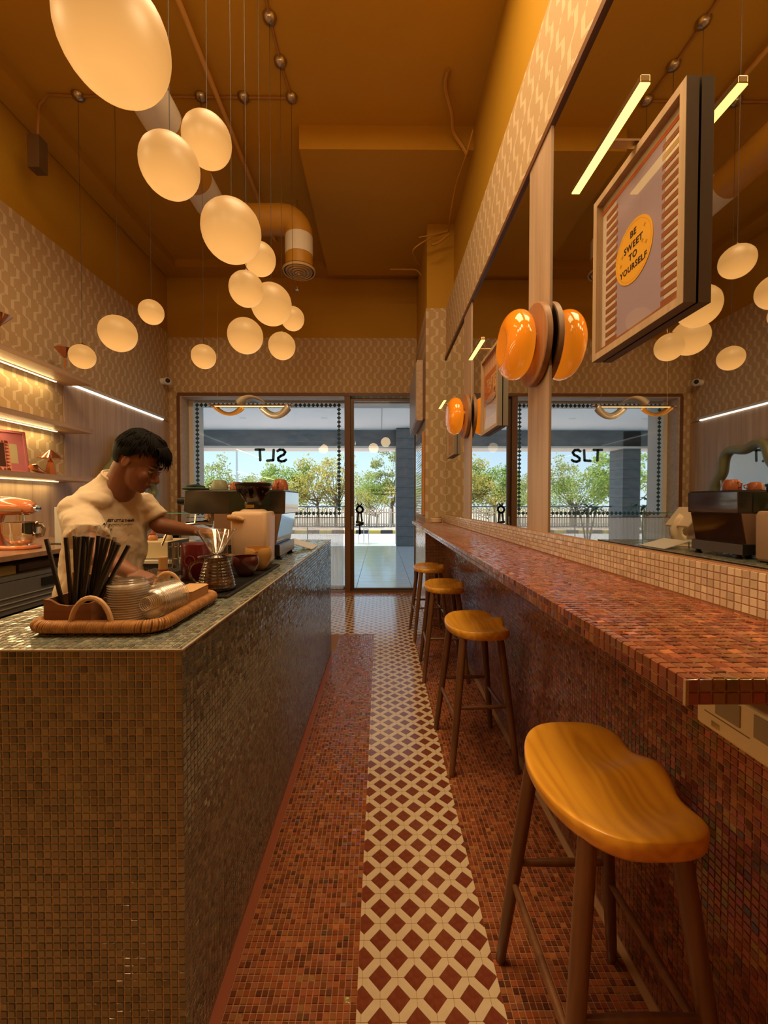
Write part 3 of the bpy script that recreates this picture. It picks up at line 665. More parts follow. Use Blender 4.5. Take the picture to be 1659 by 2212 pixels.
MB().cyl((-.88, 4.5, 4.26), (-.88, 4.5, 4.06), .149, 28).build('white_band', DW, dc, smooth=True)
MB().cyl((-.88, 4.5, 4.06), (-.88, 4.5, 3.92), .147, 28).build('duct_section', OCH2, dc, smooth=True)
df = thing('air_diffuser', 'round stepped air diffuser under the end of the duct', 'diffuser', (-.88, 4.5, 3.912))
PD = mat('diffuser_paint', (.50, .34, .16), rough=.5)
for i in range(5):
    r1 = .18-.034*i; MB().lathe([(r1, -.012*i*.6), (r1-.010, -.022-.004*i), (r1-.020, -.016-.004*i), (r1-.012, -.004*i+.004)], 36).build('ring', PD, df, smooth=True)
MB().lathe([(.012, -.05), (.02, -.04), (.012, 0)], 16).build('centre', PD, df, smooth=True)
MB().cyl((0, 0, -.002), (0, 0, .006), .18, 36).build('back_plate', mat('duct_dark', (.12, .06, .02), rough=.8), df)
sk = thing('sprinkler_head', 'small metal sprinkler head under the air diffuser', 'sprinkler', tuple(at(642, 620, 4.9)))
MB().cyl((0, 0, .01), (0, 0, CEIL-sk.location.z), .010, 8).build('drop_pipe', OCH2, sk); MB().lathe([(.004, -.04), (.02, -.038), (.004, -.034), (.010, -.015), (.010, .012)], 12).build('nozzle', STEEL, sk, smooth=True)
def cable(pts, r, lab, m_=OCH2, cat='cable', nm='painted_cable', grp=None):
    # smooth a polyline
    P = [Vector(p) for p in pts]; out = []
    for i in range(len(P)-1):
        p0, p1, p2, p3 = P[max(i-1, 0)], P[i], P[i+1], P[min(i+2, len(P)-1)]
        for k in range(5):
            t = k/5; out.append(.5*((2*p1)+(p2-p0)*t+(2*p0-5*p1+4*p2-p3)*t*t+(3*p1-p0-3*p2+p3)*t**3))
    out.append(P[-1]); o = MB().tube(out, r, 8).build(nm, m_, smooth=True); return tag(o, lab, cat, grp)
g = 'painted cables under the ceiling'
cable([(.55, 3.42, CEIL-.02), (.55, 3.55, CEIL-.03), at(976, 245, 3.72), at(980, 285, 3.86), at(1000, 318, 3.90), at(1010, 336, 3.9)], .017, 'thick ochre hose curving from the ceiling down to the right wall', grp=g)
cable([at(1022, 280, 3.75), at(1008, 332, 3.86), at(985, 400, 4.2), at(973, 465, 4.5), at(969, 500, 4.75)], .008, 'thin ochre cable running along the top of the right wall', grp=g)
cable([at(969, 500, 4.75), at(930, 515, 4.75), at(906, 528, 4.75), at(892, 542, 4.8), at(898, 560, 4.95), at(911, 580, 5.2)], .009, 'ochre cable bending in a hook beside the pilaster top', grp=g)
cable([at(968, 499, 4.72), at(940, 506, 4.72), at(905, 513, 4.72)], .007, 'uppermost short ochre cable spreading from the wall corner', grp=g)
cable([at(970, 506, 4.70), at(948, 524, 4.70), at(932, 529, 4.70)], .014, 'stubby cut ochre pipe end at the pilaster top', grp=g)
cable([at(842, 582, 5.6), at(880, 582, 5.6), at(900, 584, 5.6), at(910, 595, 5.62)], .012, 'short level ochre pipe near the front wall', grp=g)
# ------------------------------------------------------------------ lamps on the bar wall
WDISC = wood('sconce_wood', (.40, .22, .11), (.28, .14, .07), 'z', 1.2, rough=.5)
def amber():
    m, n, out = _nodes('amber_glass'); p = N(n, 'ShaderNodeBsdfPrincipled'); p.inputs['Base Color'].default_value = (.75, .22, .012, 1); p.inputs['Roughness'].default_value = .07
    p.inputs['Coat Weight'].default_value = .6; p.inputs['Coat Roughness'].default_value = .03
    t = N(n, 'ShaderNodeTexCoord'); s = N(n, 'ShaderNodeSeparateXYZ'); n.links.new(t.outputs['Object'], s.inputs[0])
    # the lamp's glow is put into the emission, stronger towards the back plate
    k = mth(n, 'MULTIPLY_ADD', s.outputs[0], 4.2, 1.12, clamp=True)
    p.inputs['Emission Color'].default_value = (1, .27, .008, 1); n.links.new(mth(n, 'MULTIPLY', k, .62), p.inputs['Emission Strength']); n.links.new(p.outputs[0], out.inputs[0]); return m
AMB = amber()
sc1 = thing('wall_lamp', 'larger-looking glossy amber glass wall lamp on a round wooden disc, on the nearer batten', 'lamp', (.775, 2.035, 2.175), 0, 'amber glass wall lamps')
RX = Matrix.Rotation(R(-90), 4, 'Y')   # lathe axis z -> -x
MB().lathe([(.19, .0), (.195, .004), (.195, .028), (.19, .032)], 64, M=RX).build('back_disc', WDISC, sc1, smooth=True, ang=30)
MB().lathe([(.07, .032), (.07, .05), (.05, .055)], 32, M=RX).build('collar', BRASS, sc1, smooth=True)
prof = [(.06, .045), (.105, .047), (.138, .058), (.158, .078), (.166, .103), (.162, .130), (.145, .155), (.118, .172), (.085, .179), (.082, .176), (.05, .174), (.0001, .173)]
MB().lathe(prof, 56, M=RX).build('glass_shade', AMB, sc1, smooth=True, ang=60, subsurf=1)
dup(sc1, (.775, 3.69, 2.175), 0, 'smaller-looking amber glass wall lamp farther along, on the second batten')
LEDY = emit('led_warm', (1, .62, .14), 3.0)
def make_poster(loc, label, which):
    L, H, T = .437, .55, .034; t = thing('framed_poster', label, 'poster', loc)
    w_ = .022; fr = wood('frame_wood', (.52, .37, .23), (.42, .29, .17), 'z', 1, rough=.5); grey = mat('frame_side', (.27, .235, .19), rough=.6)
    MB().box(-T, -.002, -L/2, -L/2+w_, -H/2, H/2).build('frame_side_rail', fr, t); MB().box(-T, -.002, L/2-w_, L/2, -H/2, H/2).build('frame_side_rail', fr, t)
    MB().box(-T, -.002, -L/2+w_, L/2-w_, H/2-w_, H/2).build('frame_top_rail', fr, t); MB().box(-T, -.002, -L/2+w_, L/2-w_, -H/2, -H/2+w_).build('frame_bottom_rail', fr, t)
    MB().box(-T+.001, -.002, -L/2-.0006, -L/2, -H/2, H/2).box(-T+.001, -.002, -L/2, L/2, -H/2-.0006, -H/2).build('frame_edge', grey, t)
    a, c = L/2-w_, H/2-w_; X = -.012
    def flat(nm, y0, y1, z0, z1, col, k=1): return MB().box(X-.0008*k, X, y0, y1, z0, z1).build(nm, mat(nm+'_ink_%d%d%d' % tuple(int(v*99) for v in col), col, rough=.7), t)
    MB().box(-.012, -.003, -a, a, -c, c).build('backing', mat('poster_paper', (.62, .52, .42), rough=.8), t)
    TX = Matrix(((0, 0, -1, 0), (-1, 0, 0, 0), (0, 1, 0, 0), (0, 0, 0, 1)))      # text x -> -y, y -> z, faces -x
    if which == 1:
        pur = (.36, .27, .33); brn = (.27, .085, .022)
        flat('field', -.115, .115, -c+.02, c-.03, pur)
        MB().box(X-.0016, X, -a+.0, a, c-.034, c-.022).build('orange_band', mat('orange_ink', (.62, .14, .03), rough=.7), t)
        mb = MB(); mg = MB(); n = 17
        for i in range(n):
            z = -c+.02+i*(2*c-.06)/n
            mb.box(X-.0012, X, .105, a-.025, z, z+.0145); mb.box(X-.0012, X, -a+.02, -.105, z, z+.0145)
            mg.box(X-.0009, X, -a+.006, -a+.02, z+.0145, z+.029)
        mb.box(X-.0018, X, -a, a, -c+.008, -c+.020)
        mb.build('brown_stripes', mat('brown_ink', brn, rough=.7), t); mg.build('green_stripes', mat('green_ink', (.16, .20, .06), rough=.7), t)
        cy, cz = .02, -.006
        MB().lathe([(.0001, 0), (.092, 0), (.092, .0024), (.0001, .0024)], 48, (0, 0, 0), M=Matrix.Translation((X, cy, cz))@RX).build('yellow_disc', mat('yellow_ink', (.85, .43, .03), rough=.7), t)
        mb = MB()
        for i in range(48):
            a0, a1 = 2*math.pi*i/48, 2*math.pi*(i+1)/48; mb.add([(X-.0026, cy+r*math.cos(q), cz+r*math.sin(q)) for r, q in ((.084, a0), (.0852, a0), (.0852, a1), (.084, a1))], [(0, 1, 2, 3)])
        mb.build('disc_ring', mat('ring_ink', (.60, .25, .02), rough=.7), t)
        ink = mat('black_ink', (.02, .015, .01), rough=.7)
        for i, (s_, dz) in enumerate((('BE', .055), ('SWEET', .020), ('TO', -.012), ('YOURSELF', -.045))):
            put_text(s_, .0275 if i < 3 else .026, ink, Matrix.Translation((X-.0026, cy, cz+dz))@TX, t, 'lettering', bold=.0006, spacing=1.12)
        mb = MB()
        for (sy_, sz_) in ((-.055, .045), (-.045, .005), (-.062, -.008), (.055, .012), (.062, -.012)):
            mb.add([(X-.0027, cy+sy_+u, cz+sz_+v) for u, v in ((.009, 0), (.002, .002), (0, .009), (-.002, .002), (-.009, 0), (-.002, -.002), (0, -.009), (.002, -.002))], [tuple(range(8))])
        mb.build('sparkles', mat('sparkle_ink', (.45, .20, .02), rough=.7), t)
    elif which == 2:
        flat('orange_field', -a, a, -.02, c, (.66, .17, .03)); flat('pink_field', -a, a, -c, -.07, (.60, .48, .44)); flat('mid_band', -a, a, -.07, -.02, (.42, .22, .15), 2)
        for zz, nm, c0, c1 in ((c-.085, 'white_stripes', c-.10, c-.025), (-c, 'pale_stripes', -c+.01, -c+.09)):
            mb = MB()
            for i in range(14): y = -a+.012+i*(2*a-.02)/14; mb.box(X-.0016, X, y, y+.011, c0, c1)
            mb.build(nm, mat(nm, (.80, .68, .52), rough=.7), t)
        ink = mat('cream_ink', (.80, .50, .25), rough=.7)
        put_text('TASTE', .082, ink, Matrix.Translation((X-.002, -.0, .075))@TX, t, 'lettering', bold=.003)
        put_text('OF', .045, ink, Matrix.Translation((X-.002, .035, .025))@TX, t, 'lettering', bold=.002)
        put_text('M', .10, ink, Matrix.Translation((X-.002, -.08, .01))@TX, t, 'lettering', bold=.003)
        b = MB().ball((X-.004, 0, -.045), .004, .12, .028, 20, 8); b.build('bowl_drawing', mat('bowl_ink', (.58, .36, .25), rough=.7), t)
    else:
        flat('orange_field', -a, a, -c, c, (.50, .20, .08))
        mb = MB()
        for i in range(9): y = -a+.012+i*(2*a-.02)/9; mb.box(X-.0016, X, y, y+.018, -c+.02, c-.02)
        mb.build('tan_stripes', mat('tan_ink', (.60, .36, .20), rough=.7), t)
    MB().box(-.0225, -.0215, -a, a, -c, c).build('glazing', thinglass('poster_glazing', (1, 1, 1), refl=1.1, rough=.01), t)
    # picture light above the frame
    q = thing('picture_light', {1: 'bright slim LED picture light over the yellow-disc poster', 2: 'slim LED picture light over the orange poster', 3: 'far small LED picture light over the striped poster'}[which], 'lamp', (loc[0], loc[1]-.014, loc[2]+.285), 0, 'picture lights over the posters')
    MB().box(-.123, .0, -.014, .014, -.002, .004).build('arm', BRASS, q); MB().box(-.134, -.110, -.185, .185, -.006, .012).build('housing', BRASS, q, bevel=.002)
    MB().box(-.135, -.109, -.183, .183, -.010, -.006).build('led_diffuser', LEDY, q)
    return t
make_poster((XM-.001, 1.24, 2.172), 'large framed poster with a yellow disc reading BE SWEET TO YOURSELF', 1)
make_poster((XM-.001, 2.86, 2.172), 'framed orange poster reading TASTE OF, between the two amber lamps', 2)
make_poster((XM-.001, 4.42, 2.172), 'farthest framed poster with vertical orange stripes', 3)
# menu light box and glossy notice panel on the pilaster side
t = thing('menu_light_box', 'wooden box sign high on the side of the pilaster by the door', 'sign', (.544, 5.0, 2.4))
MB().box(-.105, -.03, 0, 1.1, 0, .73).build('box_body', OAK_Y, t, bevel=.003); MB().box(-.03, -.001, .02, 1.08, .02, .71).build('wall_bracket', BROWN, t)
MB().box(-.112, -.105, .02, 1.08, .02, .71).build('face_panel', mat('taupe_panel', (.42, .36, .31), rough=.4), t)
t = thing('notice_panel', 'glossy framed panel with thin lines on the pilaster side below the box sign', 'sign', (.544, 5.02, 1.24))
MB().box(-.035, -.001, 0, .85, 0, 1.03).build('panel_frame', wood('orange_wood', (.58, .26, .09), (.46, .19, .06), 'z', 1), t, bevel=.006)
MB().box(-.040, -.035, .02, .83, .02, 1.01).build('glass_face', mat('glossy_black_glass', (.30, .34, .36), rough=.03, metal=.85), t)
mb = MB()
for i in range(30): z = .05+i*.032; mb.box(-.0408, -.040, .06, .79-.1*(i % 3), z, z+.007)
mb.build('reflected_lines', mat('grey_reflection', (.10, .12, .12), rough=.5), t)  # stripes painted in for blinds mirrored in the glass
t = thing('coaster_stack', 'ribbed pale round box standing on the far end of the bar', 'box', (.665, 4.86, BH))
MB().lathe([(.058, .001), (.066, .004)]+[(.068+.002*(i % 2), .008+i*.006) for i in range(8)]+[(.066, .058), (.052, .060)], 32).build('ribbed_body', mat('ribbed_cream', (.62, .45, .28), rough=.5), t, smooth=True)
MB().lathe([(.054, .060), (.06, .064), (.06, .072), (.02, .076)], 32).build('box_cover', mat('ribbed_tan', (.55, .36, .2), rough=.5), t, smooth=True)
t = thing('security_camera', 'small white dome security camera with a black lens on the left wall corner', 'camera', (-3.25, 6.15, 3.20))
MB().cyl((0, 0, 0), (.05, 0, 0), .045, 16).build('mount', WHITE, t, smooth=True); MB().ball((.09, -.01, 0), .055).build('dome', WHITE, t, smooth=True); MB().ball((.115, -.045, 0), .034, .03, .034).build('lens', BLACK, t, smooth=True)
# twisted ribbon lamp in the window
t = thing('ribbon_lamp', 'slim bar lamp wrapped in twisted metal ribbons hanging before the window', 'lamp', (-1.61, 5.14, 2.612))
MB().cyl((-.52, 0, 0), (.52, 0, 0), .010, 12).build('bar', mat('bronze_bar', (.22, .13, .07), rough=.35, metal=.8), t, smooth=True)
MB().cyl((-.46, 0, -.012), (.46, 0, -.012), .007, 8).build('light_tube', emit('tube_glow', (1, .62, .25), 1.6), t)
RB = mat('ribbon_metal', (.72, .70, .64), rough=.3, metal=.6); RI = mat('ribbon_gold', (.78, .42, .10), rough=.35, metal=.5)
def ribbon(x0, x1, z_, sgn, m_, nm, tw0=1.2):
    vs = []; n = 24
    for i in range(n+1):
        u = i/n; x = x0+(x1-x0)*u; d = math.sin(math.pi*u); z = sgn*(.012+z_*d**.8); wv = .055; tw = tw0+math.pi*(u-.5)*.35
        for s_ in (-1, 1): vs.append((x+s_*.02*math.cos(math.pi*u), s_*wv*math.cos(tw), z+s_*wv*math.sin(tw)*.8))
    b = MB(); b.add(vs, [(2*i, 2*i+1, 2*i+3, 2*i+2) for i in range(n)]); b.build(nm, m_, t, smooth=True, ang=180, solid=.002)
ribbon(-.45, -.10, .095, -1, RI, 'gold_ribbon', .75); ribbon(-.17, .17, .075, 1, RB, 'upper_ribbon', -.7); ribbon(.13, .47, .115, -1, RB, 'silver_ribbon', 1.35)
for s_ in (-1, 1): MB().tube([(s_*.42, 0, .01), (s_*.40, 0, 1.2), (s_*.38, 0, 2.33)], .0012, 5).build('wire', STEEL, t)
MB().cyl((.5, 0, 0), (.535, 0, 0), .016, 12).build('end_cap', STEEL, t); MB().cyl((-.535, 0, 0), (-.5, 0, 0), .016, 12).build('end_cap', STEEL, t)
# ------------------------------------------------------------------ wall shelves and what stands on them
SHW = wood('shelf_oak', (.50, .34, .22), (.38, .25, .16), 'y', .7)
STRIP = emit('shelf_led', (1, .80, .42), 2.6)
for z, lab, n_ in ((2.64, 'top oak wall shelf with an LED strip beneath, at the left edge of the view', 1), (2.15, 'middle oak wall shelf with an LED strip beneath', 2), (1.655, 'lowest oak wall shelf, carrying the pink photo frames', 3)):
    t = thing('wall_shelf', lab, 'shelf', (XL, .8, z), 0, 'oak wall shelves')
    MB().box(.0, .30, 0, 3.45, -.045, 0).build('shelf_board', SHW, t, bevel=.001); sb_ = t.children[0] if t.children else t
    MB().box(.035, .055, 0, 3.30, -.051, -.045).build('led_strip', STRIP, sb_)
    l = light('AREA', 'strip_glow', (.06, 1.65, -.056), 16 if n_ < 3 else 10, (1, .72, .30), .03, 3.2, (0, R(-25), 0)); l.parent = t
def copper_cup(loc, lab):
    t = thing('copper_stand', lab, 'ornament', loc, 0, 'copper funnel ornaments')
    MB().lathe([(.05, 0), (.05, .006), (.008, .010)], 24).build('foot', COPPER, t, smooth=True)
    MB().cyl((0, 0, .008), (0, 0, .16), .007, 10).build('stem', COPPER, t, smooth=True)
    MB().lathe([(.006, .155), (.012, .16), (.085, .245), (.083, .246), (.010, .166)], 32).build('funnel', COPPER, t, smooth=True); return t
p = at(54, 752, 3.25); c1 = copper_cup((-3.02, 3.30, 2.64), 'copper funnel ornament on a stem, nearer the camera on the top shelf')
dup(c1, (-3.05, 4.02, 2.64), 0, 'copper funnel ornament on a stem behind the leftmost pendant lamp')
PINK = mat('salmon_lacquer', (.72, .30, .20), rough=.35); MAUVE = mat('mauve_card', (.42, .13, .16), rough=.5); MARO = mat('maroon_lacquer', (.22, .04, .035), rough=.4)
def photo_frame(loc, rz, w_, h, lab, kind):
    t = thing('photo_frame', lab, 'frame', loc, rz)
    tl = Matrix.Rotation(R(-12), 4, 'Y'); b = .02 if kind else .030   # faces +x, leans back to the wall
    MB().box(-.012, 0, -w_/2, w_/2, 0, h, tl).build('frame_back', PINK if not kind else MAUVE, t)
    for nm, bb in (('frame_bottom', (0, .010, -w_/2, w_/2, 0, b)), ('frame_top', (0, .010, -w_/2, w_/2, h-b, h)), ('frame_side', (0, .010, -w_/2, -w_/2+b, b, h-b)), ('frame_side', (0, .010, w_/2-b, w_/2, b, h-b))):
        MB().box(*bb, tl).build(nm, PINK if not kind else mat('mauve_frame', (.46, .15, .17), rough=.4), t)
    if kind: MB().box(0, .003, -w_/2+b, w_/2-b, b, h-b, tl).build('mount_card', MAUVE, t); MB().box(.003, .004, -w_*.22, w_*.22, h*.22, h*.68, tl).build('picture', mat('beige_print', (.42, .36, .22), rough=.6), t)
    else: MB().box(0, .003, -w_/2+b, w_/2-b, b, h-b, tl).build('picture', mat('dark_print', (.06, .02, .02), rough=.25), t)
    mb = MB(); X = .0103; s_ = b*.9 if not kind else .006
    if kind:
        for i in range(int(h/.0125)):
            z = .004+i*.0125
            for y in (-w_/2+.004, w_/2-.004): mb.add([(X, y-.003, z), (X, y+.003, z), (X, y+.003, z+.006), (X, y-.003, z+.006)], [(0, 1, 2, 3)], tl)
        for i in range(int(w_/.0125)):
            y = -w_/2+.004+i*.0125; mb.add([(X, y, h-.008), (X, y+.006, h-.008), (X, y+.006, h-.003), (X, y, h-.003)], [(0, 1, 2, 3)], tl)
    else:
        n1 = int(h/s_)
        for i in range(n1):
            z = i*h/n1; dz = h/n1*.9
            mb.add([(X, -w_/2+.001, z), (X, -w_/2+b, z+dz/2), (X, -w_/2+.001, z+dz)], [(0, 1, 2)], tl); mb.add([(X, w_/2-b, z), (X, w_/2-.001, z+dz/2), (X, w_/2-b, z+dz)], [(0, 1, 2)], tl)
        n2 = int(w_/s_)
        for i in range(n2):
            y = -w_/2+i*w_/n2; dy = w_/n2*.9
            for z in (.001, h-b): mb.add([(X, y, z), (X, y+dy, z), (X, y+dy/2, z+b-.001)], [(0, 1, 2)], tl)
    mb.build('edge_pattern', MARO, t)
    return t
photo_frame((-3.12, 3.50, 1.656), R(-28), .245, .37, 'tall mauve photo frame with a dotted edge, standing behind the small one', 1)
photo_frame((-3.02, 3.27, 1.656), R(-28), .165, .255, 'small salmon pink photo frame with a maroon zigzag border', 0)
t = thing('copper_table_lamp', 'small copper table lamp with a fluted cone shade on the lowest shelf', 'lamp', (-3.08, 3.86, 1.655))
MB().lathe([(.052, 0), (.050, .004), (.022, .135), (.008, .15)], 6).build('base', COPPER, t); MB().lathe([(.006, .14), (.006, .17), (.010, .172)], 10).build('neck', STEEL, t)
MB().lathe([(.098, .155), (.100, .158), (.012, .235), (.0001, .238)], 48, fl=lambda a, i: .02*math.cos(24*a)).build('shade', COPPER, t, smooth=True, ang=25)
t = thing('copper_scoop', 'shiny copper shoe-shaped ornament lying before the pink frames', 'ornament', (-3.0, 3.62, 1.656), R(10))
MB().tube([(0, -.09, .055), (0, -.06, .05), (0, -.02, .034), (0, .04, .022), (0, .09, .016), (0, .115, .010)], [.020, .040, .033, .021, .017, .006], 16, flat=.8).build('body', COPPER, t, smooth=True)
o = tag(MB().lathe([(.07, 0), (.075, .02), (.06, .09), (.03, .11), (.0001, .112)], 20).build('dark_ornament', BLACK, smooth=True), 'rounded black object at the left end behind the small pink frame', 'ornament'); o.location = (-3.14, 3.14, 1.655)
# wavy green framed mirror on the oak wall
GRN = mat('sage_lacquer', (.22, .23, .13), rough=.35, bump=.05)
t = thing('wavy_mirror', 'mirror with a thick wavy sage green frame on the oak panelling', 'mirror', (XL+.03, 5.32, 1.62))
pth = []; n = 96
for i in range(n):
    a = 2*math.pi*i/n; r = .47*(1+.10*math.cos(6*a+.6)); pth.append((.02, r*math.cos(a), r*1.12*math.sin(a)))
MB().tube(pth, .055, 14, closed=True).build('wavy_frame', GRN, t, smooth=True, ang=180)
MB().prism([(p[1]*.97, p[2]*.97) for p in pth], 0, .004, Matrix(((0, 0, 1, 0), (1, 0, 0, 0), (0, 1, 0, 0), (0, 0, 0, 1)))).build('mirror_glass', MIRR, t)
# ------------------------------------------------------------------ back counter
BCX = -2.31
t = thing('back_counter', 'low back counter along the left wall with a brown stone worktop and open shelves', 'counter', (BCX, .2, 0))
TOPM = mat('brown_stone', (.34, .20, .12), rough=.22, noise_=((9, 9, 9), (.22, .12, .07), .9))
MB().box(-.93, 0, 0, 4.6, 1.035, 1.07).build('worktop', TOPM, t, bevel=.003)
DKM = mat('dark_cabinet', (.045, .040, .036), rough=.35); GM = mat('grey_drawer', (.16, .155, .15), rough=.35, metal=.3)
MB().box(-.93, -.90, 0, 4.6, 0, 1.035).build('back_board', DKM, t)
MB().box(-.90, -.04, 0, 4.6, .0, .12).build('plinth', DKM, t)
MB().box(-.90, -.03, 0, 4.6, .905, .93).build('shelf_board', GM, t)
MB().box(-.90, -.02, 0, 4.6, .70, .90).build('drawer_front', GM, t); dfp = [c for c in t.children if c.name.startswith('drawer_front')][0]
for z in (.735, .765, .80): MB().box(-.019, -.014, 0, 4.6, z, z+.006).build('groove_strip', mat('light_groove', (.30, .29, .27), rough=.4), dfp)
MB().box(-.90, -.04, 0, 4.6, .40, .42).build('shelf_board', DKM, t)
for y in (0, 1.15, 2.3, 3.45, 4.57): MB().box(-.90, -.03, y, y+.03, .12, .70).box(-.90, -.03, y, y+.03, .93, 1.035).build('divider', DKM, t)
MB().box(-.02, -.012, 2.62, 3.1, .83, .885).build('control_panel', mat('gloss_black', (.02, .02, .02), rough=.1), dfp)
for (y0, y1, x, z, h, col, lab, nm) in ((1.75, 2.28, -.10, .9305, .065, (.50, .36, .30), 'pale pink stack of paper packs on the upper open shelf of the back counter', 'paper_pack'), (2.36, 2.72, -.10, .9305, .055, (.55, .40, .14), 'yellow box on the upper open shelf of the back counter', 'box'), (2.80, 3.3, -.15, .9305, .045, (.26, .16, .10), 'flat brown box on the upper open shelf, right of the yellow one', 'box'),
                                     (1.25, 1.78, -.08, .4205, .17, (.42, .36, .24), 'cardboard box low on the back counter, at the left edge', 'box'), (1.82, 2.27, -.06, .4205, .20, (.45, .38, .22), 'open cardboard box with white paper on top, low on the back counter', 'box')):
    q = thing(nm, lab, 'box', (BCX+x, y0, z)); MB().box(-.28, 0, 0, y1-y0, 0, h).build('carton', mat(nm+'_card_%d' % int(col[0]*100+y0*10), col, rough=.7), q, bevel=.003)
    if nm == 'box': MB().box(-.27, -.01, .01, y1-y0-.01, h+.0002, h+.003).build('paper_top', mat('white_paper', (.85, .82, .72), rough=.8) if h > .1 else mat('yellow_card', (.6, .45, .2), rough=.7), q)
    else: MB().box(-.275, .002, -.002, y1-y0+.002, h*.48, h*.5).build('band', MARO, q)
# stand mixer
MX = mat('coral_enamel', (.74, .24, .10), rough=.16, coat=.8)
t = thing('stand_mixer', 'glossy coral stand mixer with a steel bowl on the back counter', 'mixer', (-2.62, 2.95, 1.071), R(2))
MB().prism([(-.17, -.07), (-.19, 0), (-.17, .07), (-.05, .095), (.08, .10), (.13, .085), (.15, .05), (.15, -.05), (.13, -.085), (.08, -.10), (-.05, -.095)], 0, .028).build('base', MX, t, smooth=True, bevel=.010, bseg=3)
MB().tube([(-.13, 0, .02), (-.135, 0, .10), (-.14, 0, .18), (-.12, 0, .26)], [.062, .048, .046, .055], 20).build('column', MX, t, smooth=True)
MB().tube([(-.21, 0, .295), (-.20, 0, .295), (-.17, 0, .30), (-.08, 0, .305), (.03, 0, .30), (.09, 0, .295), (.125, 0, .29), (.14, 0, .288)], [.005, .045, .062, .068, .064, .056, .044, .030], 24, flat=1.0).build('motor_head', MX, t, smooth=True)
MB().cyl((.135, 0, .288), (.165, 0, .288), .020, 16).build('attachment_hub', CHROME, t, smooth=True).name and MB().cyl((.165, 0, .288), (.185, 0, .288), .008, 10).build('hub_knob', BLACK, [c for c in t.children if c.name.startswith('attachment_hub')][0])
MB().box(-.15, .10, -.0655, -.058, .268, .285).build('trim_band', CHROME, t); MB().cyl((-.10, -.072, .276), (-.10, -.055, .276), .009, 12).build('speed_knob', BLACK, t); MB().cyl((-.06, -.070, .325), (-.06, -.055, .325), .006, 10).build('lock_knob', BLACK, t)
MB().shell([(.035, .032), (.06, .036), (.088, .07), (.104, .12), (.108, .185), (.111, .19)], .003, 36, (.045, 0, 0)).build('bowl', mat('polished_bowl', (.70, .64, .55), rough=.08, metal=1), t, smooth=True)
MB().lathe([(.05, .028), (.05, .034), (.03, .038)], 24, (.045, 0, 0)).build('bowl_foot', CHROME, t)
MB().tube([(.15, 0, .17), (.19, 0, .172), (.205, 0, .14), (.195, 0, .10), (.15, 0, .09)], .007, 8, flat=2.2).build('bowl_handle', mat('dark_handle', (.2, .16, .13), rough=.2, metal=1), t, smooth=True)
MB().cyl((.045, 0, .20), (.045, 0, .255), .022, 14).build('beater_shaft', CHROME, t, smooth=True)
t = thing('clear_bag_stand', 'clear plastic menu stand with metal rings behind the mixer', 'stand', (-2.66, 3.30, 1.071))
MB().box(.05, .25, 0, .006, 0, .295).build('clear_sheet', mat('frosted_plastic', (.72, .72, .68), rough=.25, alpha=.75), t)
for x in (.10, .20): MB().tube([(x+.018*math.cos(a), .003, .30+.018*math.sin(a)) for a in [2*math.pi*i/14 for i in range(14)]], .0015, 5, closed=True).build('ring', STEEL, t)
MB().box(.03, .28, -.05, .10, -.0008, .006).build('dark_base', BLACK, t)
t = thing('glass_jar', 'tall clear bottle with a dark stopper near the barista on the back counter', 'bottle', (-2.52, 3.72, 1.071))
MB().shell([(.045, 0), (.047, .01), (.047, .24), (.025, .28), (.022, .36)], .003, 24).build('bottle_body', CLEAR, t, smooth=True); MB().cyl((0, 0, .30), (0, 0, .36), .016, 12).build('stopper', mat('violet_stopper', (.10, .07, .14), rough=.4), t, smooth=True)
MB().cyl((0, 0, .004), (0, 0, .20), .040, 20).build('syrup', mat('rose_syrup', (.50, .22, .18), rough=.3), t, smooth=True)
# ------------------------------------------------------------------ tray with straws, lids and napkins
TZ = CH+.001
RAT = mat('rattan', (.50, .24, .07), rough=.45, noise_=((60, 60, 60), (.30, .13, .035), .8)); RATL = mat('cane_rim', (.58, .36, .18), rough=.5)
tx0, tx1, ty0, ty1 = -.905, -.572, 1.052, 1.43
t = thing('rattan_tray', 'long woven rattan tray with two arched handles on the near end of the counter', 'tray', ((tx0+tx1)/2, (ty0+ty1)/2, TZ))
cx, cy = (tx0+tx1)/2, (ty0+ty1)/2; hw, hh, cr_ = (tx1-tx0)/2, (ty1-ty0)/2, .05
def rrect(hw, hh, r, n=7):
    out = []
    for sx, sy, a0 in ((1, 1, 0), (-1, 1, 90), (-1, -1, 180), (1, -1, 270)):
        for k in range(n): a = R(a0+90*k/(n-1)); out.append((sx*(hw-r)+r*math.cos(a), sy*(hh-r)+r*math.sin(a)))
    return out
MB().prism(rrect(hw-.006, hh-.006, cr_), .001, .010).build('tray_bottom', RATL, t, bevel=.003)
def resample(P, step):
    P = [Vector((*p, 0)) for p in P]; P.append(P[0].copy()); out = []; acc = 0
    for a, b in zip(P, P[1:]):
        L = (b-a).length; s_ = acc
        while s_ < L: out.append((a.lerp(b, s_/L), (b-a).normalized())); s_ += step
        acc = s_-L
    return out
wr_ = MB(); wm = None
pts = resample(rrect(hw, hh, cr_), .0064); rs = random.Random(4)
me = None
for i, (p, d) in enumerate(pts):
    n_ = Vector((-d.y, d.x, 0)); r0 = .0145
    ringp = [p+n_*(r0*math.cos(a))+Vector((0, 0, .022+r0*.95*math.sin(a)))+d*(.0025*math.sin(a)) for a in [2*math.pi*k/10 for k in range(10)]]
    MB().tube(ringp, .0036, 6, closed=True).build('cane_wrap', RAT if i % 7 else mat('rattan_dark', (.34, .15, .045), rough=.5), t, smooth=True)
